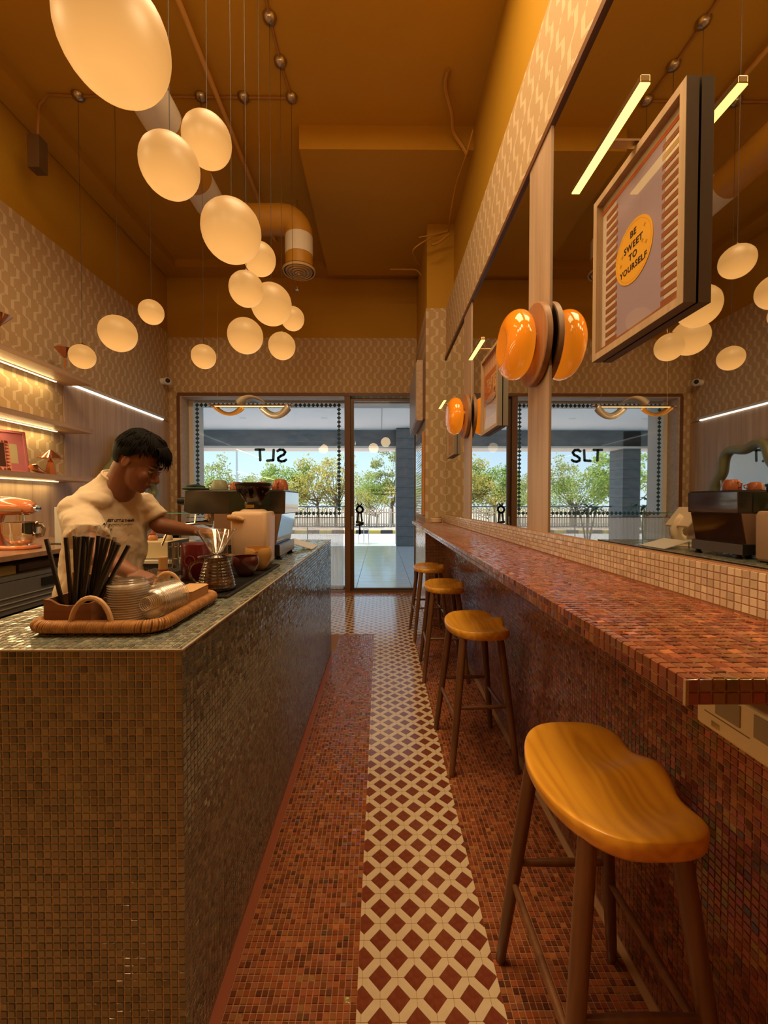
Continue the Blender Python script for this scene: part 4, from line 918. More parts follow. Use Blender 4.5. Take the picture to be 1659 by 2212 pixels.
MB().tube([(p.x, p.y, .022) for p, d in pts[::4]], .0145, 8, closed=True).build('rim_core', mat('rattan_core', (.16, .07, .02), rough=.7), t, smooth=True)
for sy, hw2 in ((-1, .052), (1, .050)):
    pp = [(hw2*math.cos(a)*1.0-.005, sy*(hh+.0), .022+.075*math.sin(a)) for a in [math.pi*k/14 for k in range(15)]]
    MB().tube(pp, [.0062+.0006*(k % 2) for k in range(15)], 8).build('tray_handle', RATL, t, smooth=True)
TB = TZ+.0105
t = thing('straw_box', 'dark wooden holder with a scooped front full of black straws', 'holder', (-.825, 1.135, TB)); BW = wood('box_walnut', (.27, .12, .06), (.17, .07, .035), 'x', 1)
hb = .072
fr_ = [(-.062, 0), (.062, 0), (.062, .066), (.03, .062), (0, .058), (-.025, .062), (-.045, .074), (-.062, .076)]
TM = Matrix(((1, 0, 0, 0), (0, 0, 1, 0), (0, 1, 0, 0), (0, 0, 0, 1)))
MB().prism(fr_, -.055, -.047, TM).build('front_panel', BW, t); MB().prism([(-.062, 0), (.062, 0), (.062, .115), (-.05, .13), (-.062, .13)], .047, .055, TM).build('back_panel', BW, t)
MB().box(-.062, -.054, -.047, .047, 0, .076).build('side_panel', BW, t); MB().box(.054, .062, -.047, .047, 0, .066).build('side_panel', BW, t); MB().box(-.054, .054, -.047, .047, 0, .005).build('bottom_panel', BW, t)
WRAP = mat('straw_wrapper_film', (.92, .86, .78), rough=.12, alpha=.14, spec=1); BLS = mat('black_straw', (.012, .011, .011), rough=.28)
def make_straw():
    s = thing('straw', 'x', 'straw', (0, 0, 0), 0, 'wrapped black straws in the wooden holder')
    MB().cyl((0, 0, .001), (0, 0, .232), .0056, 10).build('straw_tube', BLS, s, smooth=True)
    rs = random.Random(8); mb = MB(); vs = []
    seg = 9; rows = [(0.0, .0048), (.11, .006), (.222, .0065), (.238, .009), (.248, .013), (.262, .014)]
    for z, r in rows:
        for k in range(seg): a = 2*math.pi*k/seg; q = 1+(rs.uniform(-.45, .35) if z > .23 else .1*(-1)**k); vs.append((r*q*math.cos(a), .62*r*q*math.sin(a)*(.35 if z > .245 else 1), z+(rs.uniform(-.004, .004) if z > .23 else 0)))
    mb.add(vs, [(i*seg+k, i*seg+(k+1) % seg, (i+1)*seg+(k+1) % seg, (i+1)*seg+k) for i in range(len(rows)-1) for k in range(seg)]); mb.build('wrapper', WRAP, s)
    return s
sproto = make_straw(); rs = random.Random(21); first = True
base = Vector((-.825, 1.135, TB+.006))
tops = [(345-100*2.0, 0)]
SL = [(-.052, -.28, .02), (-.036, -.07, .10), (-.028, -.03, -.08), (-.024, .0, .06), (-.016, .02, -.02), (-.010, .05, .10), (-.004, .0, .0), (.0, .07, -.10), (.004, .03, .12), (.010, .10, .03), (.014, .22, -.05), (.018, .14, .12), (.022, .30, .04), (.026, .35, -.10), (.030, .42, .10), (.034, .50, .02), (.038, .46, -.08), (.042, .56, .06), (-.030, .05, .16), (-.012, -.04, -.12), (.0, .12, .16), (.020, .26, .15)]
for i, (x, lx, ly) in enumerate(SL):
    o = sproto if i == 0 else dup(sproto, (0, 0, 0)); o.location = base+Vector((x*.55, rs.uniform(-.028, .028), 0)); o.rotation_euler = (-ly*.6, lx*.85, rs.uniform(0, 3)*0)
    o['label'] = 'black wrapped straw leaning farthest right, over the lids' if i == 17 else 'black straw in clear film within the dense bunch in the wooden holder'
SL_first = sproto; SL_first['label'] = 'black wrapped straw leaning far to the left, alone at the edge of the bunch'; SL_first['group'] = 'wrapped black straws in the wooden holder'
# cup lids
LID = thinglass('pet_plastic', (.985, .975, .96), refl=2.6, rough=.22, ior=1.45, base=.035)
def make_lid():
    s = thing('cup_lid', 'x', 'lid', (0, 0, 0)); R0 = .046
    MB().lathe([(R0+.004, 0), (R0+.0045, .001), (R0+.004, .005), (R0+.001, .007), (R0-.003, .008), (R0-.005, .016), (R0-.008, .018), (R0-.012, .0165), (.006, .0165)], 30).build('lid_shell', LID, s, smooth=True); MB().lathe([(R0+.0032, .0002), (R0+.0052, .0006), (R0+.0052, .0022), (R0+.0032, .0026)], 36).build('lid_rim', mat('milky_rim', (.95, .84, .70), rough=.15, alpha=.42, spec=1), s, smooth=True); return s
l0 = make_lid(); 
for i in range(17):
    o = l0 if i == 0 else dup(l0, (0, 0, 0)); o.location = (-.704, 1.145, TB+.0005+i*.0064); o.rotation_euler = (0, 0, i*.7); o['label'] = 'topmost clear lid of the tall upright stack beside the straw holder' if i == 16 else 'clear plastic lid within the tall upright stack beside the straw holder'; o['group'] = 'clear lids in the upright stack'
def make_dome():
    s = thing('cup_lid', 'x', 'lid', (0, 0, 0)); R0 = .044; pr = [(R0+.004, 0), (R0+.0045, .003), (R0, .006)]+[(.018+(R0-.018)*math.cos(t), .006+.034*math.sin(t)) for t in [math.pi/2*k/8 for k in range(1, 9)]]
    MB().lathe(pr, 34).build('lid_shell', LID, s, smooth=True, ang=180)
    for r_, z_ in ((R0+.0042, .0015), (R0-.001, .013), (.018, .040)): MB().tube([(r_*math.cos(a), r_*math.sin(a), z_) for a in [2*math.pi*k/34 for k in range(34)]], .0009, 5, closed=True).build('lid_rim', MATS['milky_rim'], s, smooth=True)
    return s
d0 = make_dome()
for i in range(12):
    o = d0 if i == 0 else dup(d0, (0, 0, 0)); o.location = (-.634+i*.0012, 1.155+i*.0072, TB+.050); o.rotation_euler = (R(84), 0, R(-10)); o['label'] = 'front clear dome lid of the lying stack, facing the camera' if i == 0 else 'clear plastic dome lid nested behind others in the lying stack'; o['group'] = 'clear lids in the lying stack'
for i in range(8):
    o = dup(l0, (-.70, 1.275, TB+.0005+i*.0064)); o['label'] = 'clear plastic lid in the short stack behind the tall upright one'; o['group'] = 'clear lids in the short rear stack'
t = thing('lid_sleeve', 'crumpled clear plastic sleeve lying over the rear lids', 'bag', (-.70, 1.275, TB+.075)); rs = random.Random(3)
b = MB().ball((0, 0, .006), .050, .045, .016, 22, 10, fn=lambda p: p*(1+.22*noise.noise(p*60+Vector((3, 1, 2))))); b.build('film', LID, t)
# napkin box
t = thing('napkin_box', 'kraft cardboard box with cut corners at the far end of the tray', 'box', (-.620, 1.335, TB)); KR = mat('kraft_card', (.50, .29, .12), rough=.7, noise_=((25, 25, 25), (.44, .25, .10), .5))
MB().prism([(-.036, -.07), (.022, -.07), (.034, -.058), (.034, .058), (.022, .07), (-.036, .07)], 0, .052).build('carton', KR, t, bevel=.001); MB().prism([(-.0365, -.0705), (.022, -.0705), (.0345, -.058), (.0345, .058), (.022, .0705), (-.0365, .0705)], .0522, .0535).build('box_flap', mat('kraft_light', (.58, .35, .15), rough=.7), t)
# ------------------------------------------------------------------ coffee things along the counter
t = thing('bar_mat', 'black ridged rubber mat under the coffee server', 'mat', (-.68, 1.86, CH+.001)); RB_ = mat('black_rubber', (.016, .015, .015), rough=.55)
MB().box(-.20, .135, -.40, .36, 0, .008).build('mat_base', RB_, t, bevel=.002); mb = MB()
for i in range(44): y = -.39+i*.0172; mb.box(-.19, .125, y, y+.006, .008, .0105)
mb.build('mat_ribs', RB_, t)
MZ = CH+.0125
SRV = thinglass('server_glass', (.90, .82, .74), refl=2.6, rough=.03, ior=1.5, base=.03)
t = thing('coffee_server', 'ribbed glass coffee server with a looped handle on the black mat', 'server', (-.622, 1.555, MZ))
wv = [(.030, 0), (.060, .001), (.066, .006), (.068, .014)]+[(.0665-.0215*(k/12)**1.15+.0016*math.sin(k*math.pi), .014+.096*k/12) for k in range(1, 13)]
rip = []
for i in range(40):
    u = i/39; rip.append((.068-.024*u**1.2+.0013*math.sin(u*9*2*math.pi), .012+.100*u))
MB().shell([(.001, .0), (.058, .001), (.066, .006)]+rip+[(.043, .116), (.046, .122)], .0025, 40).build('server_body', SRV, t, smooth=True, ang=180)
MB().lathe([(.0001, .006), (.0575, .006), (.064, .012), (.062, .028), (.0001, .028)], 36).build('coffee', mat('coffee_liquid', (.045, .016, .006), rough=.1), t, smooth=True)
MB().tube([(-.046, 0, .104), (-.066, 0, .108), (-.092, 0, .098), (-.104, 0, .072), (-.100, 0, .045), (-.082, 0, .024), (-.064, 0, .020)], [.004, .005, .0055, .0055, .0055, .005, .004], 8, flat=1.4).build('server_handle', SRV, t, smooth=True)
t = thing('glass_dripper', 'clear ribbed glass coffee dripper cone on a wide disc, on top of the server', 'dripper', (-.622, 1.555, MZ+.123))
MB().lathe([(.014, .001), (.058, .0), (.066, .003), (.066, .006), (.014, .010)], 36).build('drip_disc', thinglass('disc_glass', (.93, .84, .76), refl=3.0, rough=.08, ior=1.5, base=.22), t, smooth=True)
DG = thinglass('dripper_glass', (.97, .95, .94), refl=3, rough=.08, ior=1.5, base=.09)
MB().shell([(.014, .010), (.022, .022), (.072, .102), (.0735, .104)], .0025, 44).build('cone', DG, t, smooth=True, ang=180)
for k in range(18):
    a = 2*math.pi*k/18; MB().tube([((.0225+.0478*u)*math.cos(a+.5*u)*.965, (.0225+.0478*u)*math.sin(a+.5*u)*.965, .022+.078*u) for u in (0, .25, .5, .75, 1)], .0016, 5).build('rib', DG, t, smooth=True)
t = thing('red_canister', 'dark red cylindrical tin with a faint round emblem behind the server', 'tin', (-.80, 1.78, MZ)); RD = mat('dark_red_tin', (.10, .006, .010), rough=.25)
MB().lathe([(.058, 0), (.060, .003), (.060, .150), (.058, .153), (.055, .153)], 40).build('tin_body', RD, t, smooth=True); MB().lathe([(.0001, .148), (.054, .148), (.055, .1535)], 40).build('tin_lid', mat('tin_lid_red', (.12, .008, .012), rough=.3), t, smooth=True)
MB().lathe([(.0603, .07), (.0606, .0705)], 40).build('seam', MARO, t)
em_ = MB(); ring(em_, (0, .085), .022, .0018, 20); em_.build('emblem', mat('pink_line', (.42, .10, .10), rough=.4), t, loc=(0, -.0622, 0))
t = thing('bamboo_whisk', 'bamboo matcha whisk standing on a green ceramic holder', 'whisk', (-.795, 1.50, CH+.0015)); BMB = wood('bamboo', (.60, .38, .16), (.48, .28, .11), 'z', 2)
MB().lathe([(.030, 0), (.032, .004), (.024, .03), (.030, .05), (.028, .054), (.02, .05)], 28).build('holder', mat('olive_ceramic', (.42, .40, .16), rough=.25), t, smooth=True)
MB().cyl((0, 0, .098), (0, 0, .142), .0155, 24).build('whisk_handle', BMB, t, smooth=True); MB().lathe([(.0165, .092), (.017, .095), (.0165, .098)], 24).build('binding_thread', MARO, t)
for k in range(40):
    a = 2*math.pi*k/40; MB().tube([(.0155*math.cos(a), .0155*math.sin(a), .094), (.021*math.cos(a), .021*math.sin(a), .072), (.0245*math.cos(a), .0245*math.sin(a), .054)], .0011, 4).build('tine', BMB, t)
def spout_bowl(name, loc, r, h, m_, lab, inner, rz):
    t = thing(name, lab, 'bowl', loc, rz); n = 44; vs = []; fs = []
    prof = [(.45, 0), (.50, .02), (.80, .28), (1.0, .66), (.97, .88), (.92, 1.0), (.88, 1.0), (.92, .86), (.94, .66), (.75, .30), (.4, .08), (.001, .06)]
    for i, (rr, z) in enumerate(prof):
        for k in range(n):
            a = 2*math.pi*k/n; d = math.exp(-(((a-math.pi*1.5+math.pi) % (2*math.pi)-math.pi)/.22)**2) if z > .6 else 0
            q = rr*r*(1+.18*d*(z-.6)/.4); vs.append((q*math.cos(a), q*math.sin(a), z*h-(.16*h*d if z > .9 else 0)))
    for i in range(len(prof)-1):
        for k in range(n): fs.append((i*n+k, i*n+(k+1) % n, (i+1)*n+(k+1) % n, (i+1)*n+k))
    b = MB(); b.add(vs, fs+[tuple(range(n-1, -1, -1))]); b.build('bowl_body', m_, t, smooth=True, ang=70)
    return t
spout_bowl('pouring_bowl', (-.612, 1.855, MZ), .060, .088, mat('maroon_glaze', (.10, .025, .02), rough=.18, coat=.4), 'small dark maroon pouring bowl with a spout on the black mat', None, 0)
spout_bowl('pouring_bowl', (-.602, 2.02, MZ), .066, .110, mat('mustard_glaze', (.62, .36, .12), rough=.3), 'mustard cream pouring bowl behind the maroon one', None, R(10))
t = thing('glass_jar', 'clear lidded jar with a wooden lid and steel handle behind the dripper', 'jar', (-.835, 2.08, CH+.0015))
MB().shell([(.055, 0), (.058, .004), (.058, .17)], .003, 32).build('jar_glass', CLEAR, t, smooth=True); MB().lathe([(.054, .165), (.062, .172), (.063, .188), (.058, .190), (.0001, .191)], 36).build('wooden_lid', wood('jar_lid_wood', (.46, .22, .09), (.36, .16, .06), 'x', 1), t, smooth=True)
MB().tube([(-.058, 0, .15), (-.09, 0, .145), (-.105, 0, .10), (-.09, 0, .05), (-.058, 0, .04)], .005, 8).build('glass_handle', CLEAR, t, smooth=True); MB().lathe([(.0001, .005), (.053, .005), (.053, .06), (.0001, .06)], 28).build('beans', mat('dark_beans', (.05, .025, .015), rough=.5, bump=.8, bscale=160), t)
t = thing('wooden_peg', 'small round pale wooden stopper beside the grinder', 'stopper', (-.705, 2.06, MZ)); MB().lathe([(.013, 0), (.014, .002), (.014, .016), (.011, .020), (.011, .024), (.015, .028), (.015, .044), (.013, .047)], 20).build('peg', BMB, t, smooth=True)
# grinder
t = thing('coffee_grinder', 'cream coffee grinder with a dark glass hopper beside the espresso machine', 'grinder', (-.700, 2.265, CH+.0015)); CRM = mat('cream_enamel', (.76, .54, .35), rough=.35)
def rp(hw, hh, r, z, n=5): return [(x, y, z) for x, y in rrect(hw, hh, r, n)]
def loft(secs, nm, m_, par, **k):
    b = MB(); n = len(secs[0]); vs = [p for s_ in secs for p in s_]
    b.add(vs, [(i*n+k2, i*n+(k2+1) % n, (i+1)*n+(k2+1) % n, (i+1)*n+k2) for i in range(len(secs)-1) for k2 in range(n)]+[tuple(range(n-1, -1, -1)), tuple((len(secs)-1)*n+k2 for k2 in range(n))]); return b.build(nm, m_, par, smooth=True, **k)
loft([rp(.080, .095, .02, .006), rp(.092, .10, .02, .02), rp(.097, .10, .022, .27), rp(.092, .095, .03, .289), rp(.084, .09, .035, .293)], 'grinder_body', CRM, t)
MB().lathe([(.075, .293), (.06, .303), (.05, .306)], 30).build('top_collar', CRM, t, smooth=True)
MB().lathe([(.040, .306), (.044, .308), (.050, .330), (.046, .345), (.050, .347)], 28).build('hopper_base', BLACK, t, smooth=True); MB().box(-.025, .020, -.056, -.047, .312, .330).build('dose_dial', STEEL, t)
MB().shell([(.048, .345), (.060, .362), (.088, .405), (.092, .432)], .003, 36).build('hopper', thinglass('smoked_glass', (.38, .35, .33), refl=1.6, rough=.04, base=.03), t, smooth=True)
MB().lathe([(.0001, .432), (.094, .432), (.097, .436), (.097, .446), (.09, .449), (.0001, .449)], 36).build('hopper_lid', BLACK, t, smooth=True); MB().lathe([(.0001, .350), (.050, .350), (.068, .375), (.0001, .385)], 24).build('beans', mat('dark_beans', (.05, .025, .015), rough=.5), t)
MB().tube([(-.105, -.10, .262), (-.085, -.10, .262), (-.05, -.10, .258), (-.02, -.10, .247)], [.013, .017, .019, .010], 14).build('wooden_knob', BMB, t, smooth=True)
MB().box(-.07, .07, -.085, .085, 0, .006).build('rubber_foot', BLACK, t)
# espresso machine
t = thing('espresso_machine', 'dark espresso machine with mirror-bright rear panels on the counter', 'machine', (-.565, 2.43, CH+.0015)); DG_ = mat('smoked_steel', (.10, .09, .075), rough=.22, metal=.75); BRM = mat('bronze_panel', (.36, .22, .14), rough=.30, metal=.4)
TXZ = Matrix(((1, 0, 0, 0), (0, 0, 1, 0), (0, 1, 0, 0), (0, 0, 0, 1)))
for f in ((-.05, .04), (-.05, .36), (-.40, .04), (-.40, .36)): MB().lathe([(.022, 0), (.022, .006), (.012, .012), (.018, .024)], 16, (f[0], f[1], 0)).build('foot', BLACK, t, smooth=True)
MB().box(-.62, -.035, 0, .40, .024, .09).build('base', mat('base_black', (.02, .02, .02), rough=.25), t, bevel=.003); MB().box(-.0345, -.031, .0, .40, .026, .088).build('base_rear_plate', mat('brushed_plate', (.45, .42, .38), rough=.35, metal=.9), t)
MB().prism([(-.42, .09), (-.058, .09), (-.022, .275), (-.42, .275)], 0, .40, TXZ).build('lower_body', BRM, t); MB().prism([(-.56, .275), (-.005, .275), (.0, .40), (-.005, .412), (-.59, .412), (-.60, .29)], 0, .40, TXZ).build('upper_body', DG_, t, bevel=.003)
SPL = mat('polished_panel', (.11, .065, .055), rough=.05, spec=1, coat=1)
MB().prism([(-.0575, .095), (-.0555, .095), (-.0205, .272), (-.0225, .272)], .004, .396, TXZ).build('rear_lower_panel', SPL, t); MB().prism([(-.0045, .280), (-.001, .280), (.0025, .405), (-.001, .405)], .004, .396, TXZ).build('rear_upper_panel', SPL, t)
MB().box(-.33, -.09, -.004, -.001, .285, .40).build('side_window', mat('green_black_gloss', (.03, .035, .02), rough=.06), t)
MB().box(-.62, -.42, .02, .38, .09, .10).build('drip_tray', STEEL, t)
MB().lathe([(.032, .225), (.034, .235), (.034, .275)], 24, (-.50, .14, 0)).build('group_head', CHROME, t, smooth=True)
MB().tube([(-.50, .14, .218), (-.53, .10, .218), (-.58, .05, .215), (-.60, .02, .213)], [.034, .012, .013, .012], 14).build('portafilter', CHROME, t, smooth=True); pf_ = [c for c in t.children if c.name.startswith('portafilter')][0]; MB().tube([(-.56, -.02, .205), (-.60, -.03, .205), (-.66, -.04, .203), (-.70, -.045, .202)], [.009, .013, .016, .012], 12).build('portafilter_handle', BLACK, pf_, smooth=True)
MB().tube([(-.52, -.01, .27), (-.52, -.03, .22), (-.56, -.06, .215), (-.62, -.10, .21), (-.645, -.11, .16), (-.665, -.12, .10)], .006, 8).build('steam_wand', STEEL, t, smooth=True); MB().cyl((-.60, .06, .35), (-.655, .06, .35), .024, 20).build('steam_knob', BLACK, t, smooth=True)
MB().box(-.58, -.01, .01, .39, .413, .418).build('cup_rail_plate', DG_, t)
MT = CH+.0015+.419
def cup(name, loc, r, h, m_, lab, rz=0, hand=True, inv=True, grp='cups on the espresso machine'):
    t = thing(name, lab, 'cup', loc, rz, grp)
    pr = [(r, 0), (r*1.0, .004), (r*.96, h*.5), (r*.72, h*.93), (r*.5, h), (.0001, h)] if inv else [(r*.6, 0), (r*.8, h*.1), (r, h), (r*.93, h), (r*.74, h*.14), (.0001, h*.12)]
    MB().lathe(pr, 28).build('cup_body', m_, t, smooth=True)
    if hand: MB().tube([(-r*.9, 0, h*.2), (-r*1.35, 0, h*.25), (-r*1.45, 0, h*.55), (-r*.85, 0, h*.75)], .004, 7).build('cup_handle', m_, t, smooth=True)
    return t
TER = mat('terracotta_glaze', (.36, .11, .05), rough=.25); SAG = mat('sage_glaze', (.24, .27, .18), rough=.3)
cup('coffee_cup', (-1.00, 2.56, MT), .052, .062, SAG, 'sage green upturned cup on the machine, nearest its barista end')
cup('coffee_cup', (-.875, 2.50, MT), .040, .048, TER, 'terracotta upturned cup, leftmost of the brown cups on the machine', R(40))
cup('coffee_cup', (-.80, 2.58, MT), .040, .050, mat('brown_glaze', (.22, .07, .035), rough=.25), 'dark brown upturned cup in the middle of the machine top', R(-30))
cup('coffee_cup', (-.715, 2.48, MT), .040, .048, TER, 'terracotta upturned cup just right of the dark brown one', R(200))
cup('coffee_cup', (-.62, 2.54, MT), .050, .066, TER, 'large terracotta upturned cup at the rear right corner of the machine', R(90))
t = cup('drinking_glass', (-1.08, 2.68, MT), .038, .06, CLEAR, 'small clear glass upturned beside the sage cup', 0)
cup('drinking_glass', (-.76, 2.74, MT), .036, .075, CLEAR, 'clear glass standing behind the brown cups', 0, False, False)
t = thing('folded_cloth', 'dark green cloth draped over the barista end of the machine', 'cloth', (-1.13, 2.52, MT))
MB().ball((0, 0, .006), .075, .10, .012, 26, 8, fn=lambda p: Vector((p.x, p.y, max(p.z*(1+.5*noise.noise(p*30)), -.0055)))).build('cloth_fold', mat('dark_green_cloth', (.03, .055, .045), rough=.9), t, smooth=True)
MB().tube([(-.03, -.05, .018), (0, -.01, .026), (.03, .05, .018)], .009, 7).build('cloth_roll', mat('dark_green_cloth', (.03, .055, .045), rough=.9), t, smooth=True)
# plate-like acrylic menu behind the machine, tablet till
t = thing('acrylic_menu', 'tilted clear acrylic menu holder lying on the counter behind the machine', 'sign', (-.60, 3.10, CH+.0015)); tm = Matrix.Rotation(R(16), 4, 'Y')@Matrix.Translation((0, 0, 0))
MB().box(-.10, .10, -.14, .14, .030, .034, tm).build('menu_sheet', mat('menu_paper', (.66, .60, .50), rough=.35), t)
for x, y in ((.085, -.13), (.085, .13)): MB().cyl((x, y, .001), (x, y, .012), .004, 8).build('standoff', STEEL, t)
for x, y in ((-.085, -.13), (-.085, .13)): MB().cyl((x, y, .001), (x, y, .052), .004, 8).build('standoff', STEEL, t)
t = thing('tablet_till', 'cream tablet till on a curved stand behind the espresso machine', 'till', (-.83, 3.22, CH+.0015)); IV = mat('ivory_plastic', (.74, .60, .43), rough=.35)
MB().tube([(0, 0, .030), (.02, 0, .040), (.05, 0, .07), (.06, 0, .13), (.03, 0, .19), (.0, 0, .22)], .016, 12, flat=3.2).build('curved_stand', IV, t, smooth=True, ang=180)
MB().lathe([(.07, 0), (.07, .006), (.065, .008)], 28).build('stand_foot', IV, t); MB().box(-.02, .0, -.12, .12, -.09, .10, Matrix.Translation((.015, 0, .23))@Matrix.Rotation(R(-38), 4, 'Y')).build('tablet', IV, t, bevel=.006)
# things on the return of the counter
t = thing('knock_box', 'cream box unit carrying two sauce bottles', 'box', (-1.375, 2.50, 1.0575)); MB().box(-.10, .085, -.01, .26, 0.002, .105).build('box_body', mat('ivory_box', (.58, .47, .28), rough=.45), t, bevel=.004); MB().box(.0855, .088, -.008, .258, .004, .103).build('dark_side', DKM, t)
def sauce(loc, col, lab):
    t = thing('sauce_bottle', lab, 'bottle', loc, 0, 'small sauce bottles on the cream box')
    MB().lathe([(.026, 0), (.028, .004), (.028, .020), (.020, .032), (.018, .034)], 22).build('bottle_body', mat('sauce_%d' % int(col[0]*100), col, rough=.3), t, smooth=True)
    MB().lathe([(.019, .034), (.019, .042), (.012, .046), (.004, .066), (.0001, .068)], 18).build('nozzle_cap', mat('brown_cap', (.28, .06, .025), rough=.35), t, smooth=True)
sauce((-1.44, 2.60, 1.163), (.50, .20, .08), 'brown squat sauce bottle with a pointed cap, left one on the cream box'); sauce((-1.345, 2.60, 1.163), (.62, .45, .25), 'pale squat sauce bottle with a pointed cap, right one on the cream box')
t = thing('steel_canister_rack', 'small steel wire rack of tools behind the red canister', 'rack', (-1.03, 2.06, CH+.0015))
for z in (.004, .06, .12): MB().tube([(.028*math.cos(a), .028*math.sin(a), z) for a in [2*math.pi*i/18 for i in range(18)]], .0018, 5, closed=True).build('hoop', STEEL, t)
for k in range(6): a = math.pi*k/3; MB().cyl((.028*math.cos(a), .028*math.sin(a), .003), (.028*math.cos(a), .028*math.sin(a), .12), .0015, 5).build('upright', STEEL, t)
MB().cyl((0, 0, .01), (0, 0, .14), .018, 14).build('steel_tamper', STEEL, t, smooth=True)
t = thing('tool_tray', 'black shallow tray of steel tools in front of the cream box', 'tray', (-1.045, 1.90, CH+.0015)); MB().box(-.06, .10, -.14, .10, 0, .022).build('tray_body', BLACK, t, bevel=.004)
for k in range(2): MB().tube([(-.03+.06*k+.014*math.cos(a), -.10, .030+.014*math.sin(a)) for a in [2*math.pi*i/14 for i in range(14)]], .0022, 6, closed=True).build('finger_ring', CHROME, t, smooth=True)
t = thing('steel_spatula', 'bright steel dosing tray held by the barista over the counter', 'tool', (-.875, 1.58, CH+.040), R(30)); MB().box(-.06, .07, -.018, .018, 0, .002, Matrix.Rotation(R(-14), 4, 'Y')).build('blade', mat('bright_steel', (.85, .85, .85), rough=.15, metal=1), t, bevel=.0006); MB().box(-.06, .07, .018, .020, 0, .010, Matrix.Rotation(R(-14), 4, 'Y')).build('raised_edge', STEEL, t)
t = thing('wooden_bench_box', 'small pale box behind the tray handle', 'box', (-.95, 1.62, CH+.0015)); MB().box(-.05, .06, -.05, .05, 0, .03).build('box_body', mat('pale_wood_box', (.34, .28, .18), rough=.6), t, bevel=.003); MB().box(-.048, .058, -.048, .048, .0302, .033).build('box_cover', mat('pale_wood_lid', (.42, .35, .23), rough=.6), t)
# small power strip under the bar ledge
t = thing('power_strip', 'cream socket strip fixed under the near end of the bar', 'socket', (.7622, .58, .905)); PSM = mat('ivory_socket', (.74, .60, .38), rough=.4)
MB().box(-.045, 0, 0, .335, .0, .10).build('strip_body', PSM, t, bevel=.008, bseg=3)
for k in range(3): MB().box(-.048, -.045, .04+.09*k, .10+.09*k, .045, .09).build('socket_face', mat('socket_dark', (.30, .24, .16), rough=.4), t, bevel=.003)
MB().box(-.0465, -.045, .27, .29, .012, .024).build('indicator', mat('indicator_metal', (.7, .65, .55), rough=.2, metal=1), t); MB().box(-.0462, -.045, .20, .31, .036, .038).build('print_line', mat('print_brown', (.25, .15, .08), rough=.6), t)
# ------------------------------------------------------------------ barista
PO = Vector((-1.37, 1.98, 0))
per = thing('person', 'person with short dark hair in a cream printed T-shirt bending over the counter', 'person', PO)
SKIN = mat('skin', (.27, .11, .055), rough=.5, sss=.12, noise_=((35, 35, 35), (.23, .09, .045), .5))
def W(*p): return Vector(p)-PO
def remesh(mb, name, m_, par, vox, sm=6, extra=None):
    o = mb.build(name, m_, par, smooth=True, ang=180)
    r = o.modifiers.new('remesh', 'REMESH'); r.mode = 'VOXEL'; r.voxel_size = vox; r.use_smooth_shade = True
    s = o.modifiers.new('smooth', 'SMOOTH'); s.factor = .5; s.iterations = sm
    return o
HC = W(-1.108, 1.885, 1.580)          # head centre
HM = Matrix.Translation(HC)@Matrix.Rotation(R(3), 4, 'Z')@Matrix.Rotation(R(29), 4, 'Y')   # face looks +x, turned a little to the camera, chin down
body = MB()
def el(mb, c, r, M=None, seg=20, rings=14): mb.ball(c, *r, seg=seg, rings=rings, M=M)
el(body, (-.012, 0, .035), (.098, .078, .092), HM); el(body, (.028, 0, -.025), (.066, .062, .092), HM); el(body, (.040, 0, -.070), (.048, .044, .050), HM)
el(body, (.066, 0, -.098), (.022, .022, .018), HM)                                              # chin
body.tube([HM@Vector(p) for p in ((.082, 0, .012), (.098, 0, -.010), (.113, 0, -.034), (.108, 0, -.046))], [.008, .010, .014, .010], 10)   # nose
el(body, (.101, .011, -.042), (.010, .008, .008), HM); el(body, (.101, -.011, -.042), (.010, .008, .008), HM)
el(body, (.084, 0, -.066), (.014, .024, .0065), HM); el(body, (.082, 0, -.078), (.013, .021, .0075), HM)
el(body, (.082, .026, .018), (.012, .026, .008), HM); el(body, (.082, -.026, .018), (.012, .026, .008), HM)      # brow
el(body, (.066, .038, -.030), (.022, .020, .024), HM); el(body, (.066, -.038, -.030), (.022, .020, .024), HM)      # cheeks
for s_ in (-1, 1):
    el(body, (-.010, s_*.074, -.006), (.016, .008, .026), HM); body.tube([HM@Vector((-.010+.014*math.cos(a), s_*.080, -.004+.023*math.sin(a))) for a in [2*math.pi*k/14 for k in range(14)]], .0048, 6, closed=True)
body.cap(W(-1.215, 1.915, 1.455), HM@Vector((-.030, 0, -.040)), .068, .062, 20)                       # neck
body.cap(W(-1.275, 1.94, 1.39), W(-1.22, 1.92, 1.45), .055, .060, 20)
# torso inside the shirt
SH_R, SH_L = W(-1.325, 1.800, 1.375), W(-1.215, 2.110, 1.395)
for c, r in ((W(-1.285, 1.95, 1.36), (.075, .11, .07)), (W(-1.30, 1.95, 1.24), (.08, .12, .12)), (W(-1.335, 1.965, 1.08), (.08, .12, .12)), (W(-1.37, 1.98, .93), (.11, .16, .11))):
    el(body, c, r, None)
